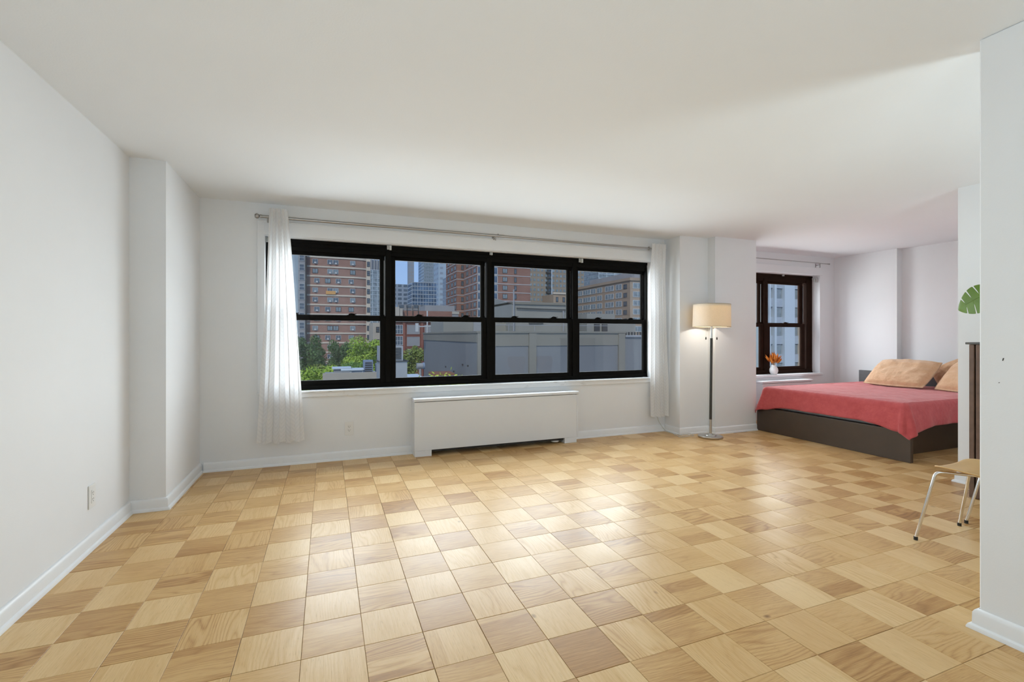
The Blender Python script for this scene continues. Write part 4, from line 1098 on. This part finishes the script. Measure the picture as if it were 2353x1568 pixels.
# --- white piered building seen through the bed window
Yp = 54.0
bp_ = bthing('office_building', 'pale blue building with white vertical piers beyond the bed window', 'building', 70, 60)
part('wall', MB().box(56, 71.4, Yp+.5, Yp+14, GZ, 24), M_EXTGLASS, bp_)
for k in range(10):
    z = -9+k*2.95
    part('spandrel', MB().box(62.5, 71.4, Yp+.2, Yp+.5, z, z+1.35), M_SPAND, bp_)
for x0, x1 in ((64.2, 64.5), (65.3, 65.75), (67.5, 69.75), (60.5, 62.5)): part('pier', MB().box(x0, x1, Yp-.15, Yp+.5, GZ, 24), M_WHITEP, bp_)
for k in range(10):
    for x in (66.6, 70.6): part('window', MB().box(x-.75, x+.75, Yp+.35, Yp+.5, -7.6+k*2.95, -6.1+k*2.95), M_EXTGLASSP, bp_)
part('corner_pier', MB().box(71.0, 71.9, Yp-.4, Yp+1, GZ, 24), ext('cream_pier', (.60, .50, .38)), bp_)
bq_ = bthing('brick_building', 'brown brick flank beyond the white piered building', 'building', 80, 56)
part('wall', MB().box(72.0, 86, 53, 66, GZ, 20), M_BRICK, bq_); part('coping', MB().box(71.9, 86, 52.9, 66, 20, 20.4), M_BAND, bq_)
bs_ = bthing('pale_building', 'pale green rendered wall seen beside the bed window post', 'building', 40, 42)
part('wall', MB().box(41.5, 45.6, 39, 42, GZ, 18), ext('pale_green', (.47, .53, .50), vary=.03), bs_); part('coping', MB().box(41.4, 45.7, 38.9, 42.1, 18, 18.4), M_BAND, bs_)

# --- trees
def tree(label, x, y, zc, rx, rz2, m, seed, n=6500, size=.19, name='tree'):
    t_ = bthing(name, label, 'tree', x, y)
    part('trunk', MB().tube([(x, y, GZ), (x+.2, y, (GZ+zc)/2), (x, y, zc)], [.35, .26, .12], 8), M_BARK, t_)
    r = random.Random(seed); mb = MB()
    lumps = [(Vector((r.uniform(-.75, .75)*rx, r.uniform(-.6, .6)*rx, zc+r.uniform(-.75, .75)*rz2)), r.uniform(.28, .5)) for _ in range(16)]
    lumps.append((Vector((0, 0, zc)), .6))
    for _ in range(n):
        c, s = r.choice(lumps)
        d = Vector((r.gauss(0, 1), r.gauss(0, 1), r.gauss(0, 1))).normalized()
        p = Vector((x+c.x, y+c.y, c.z))+Vector((d.x*rx*s, d.y*rx*s, d.z*rz2*s))*(r.random()**.35)
        a = Vector((r.gauss(0, 1), r.gauss(0, 1), r.gauss(0, 1))).normalized(); b = a.cross(d).normalized() if a.cross(d).length > .05 else Vector((1, 0, 0))
        a = (d*.4+a*.9).normalized(); q = size*r.uniform(.5, 1.2)
        mb.quad(tuple(p-a*q), tuple(p+b*q*.55), tuple(p+a*q), tuple(p-b*q*.55))
    o = part('crown', mb, m, t_); o['kind'] = 'stuff'
    return t_
tree('dark green tree against the pale block beside the curtain', -2.4, 74, -1.9, 2.5, 3.2, M_FOL_D, 1)
tree('bright green shrubby tree low beside the curtain', -1.4, 60, -4.1, 3.0, 2.2, M_FOL_L, 2)
tree('dark round tree in front of the brick block', 1.9, 84, -2.9, 2.5, 3.1, M_FOL_D, 3)
tree('olive tree low between the dark trees', .6, 66, -4.3, 2.6, 1.7, M_FOL_O, 4)
tree('large bright green tree beside the first sash post', 5.6, 72, -2.0, 3.2, 2.7, M_FOL_L, 5, 9000)
tree('mid green tree below the large bright one', 3.3, 57, -3.2, 1.9, 1.4, M_FOL_M, 6)
tree('olive green tree beside the grey hall wall', 8.35, 52, -1.9, 1.6, 2.0, M_FOL_O, 7, 6000, .13)
tree('dark tree below the large bright one at the sash post', 8.6, 84, -5.3, 2.6, 2.0, M_FOL_D, 8)
def shrub(label, x, y, z, seed):
    t_ = thing('shrub', label, 'shrub', (x, y, -2.2))
    part('planter', MB().box(x-.37, x+.37, y-.25, y+.25, -2.199, z-.35), M_HALLTRIM, t_)
    r = random.Random(seed); mb = MB()
    for _ in range(420):
        d = Vector((r.gauss(0, .30), r.gauss(0, .14), abs(r.gauss(0, .22))-.1)); a = Vector((r.gauss(0, 1), r.gauss(0, 1), r.gauss(0, 1))).normalized(); b = a.orthogonal().normalized()
        p = Vector((x, y, z-.25))+d; mb.quad(tuple(p-a*.09), tuple(p+b*.04), tuple(p+a*.09), tuple(p-b*.04))
    part('foliage', mb, M_FOL_Y, t_)['kind'] = 'stuff'
shrub('yellow green shrub in front of the rust shed', 4.15, 19.2, -.62, 1)
shrub('second yellow green shrub nearer the hall wall', 4.95, 19.4, -.62, 2)
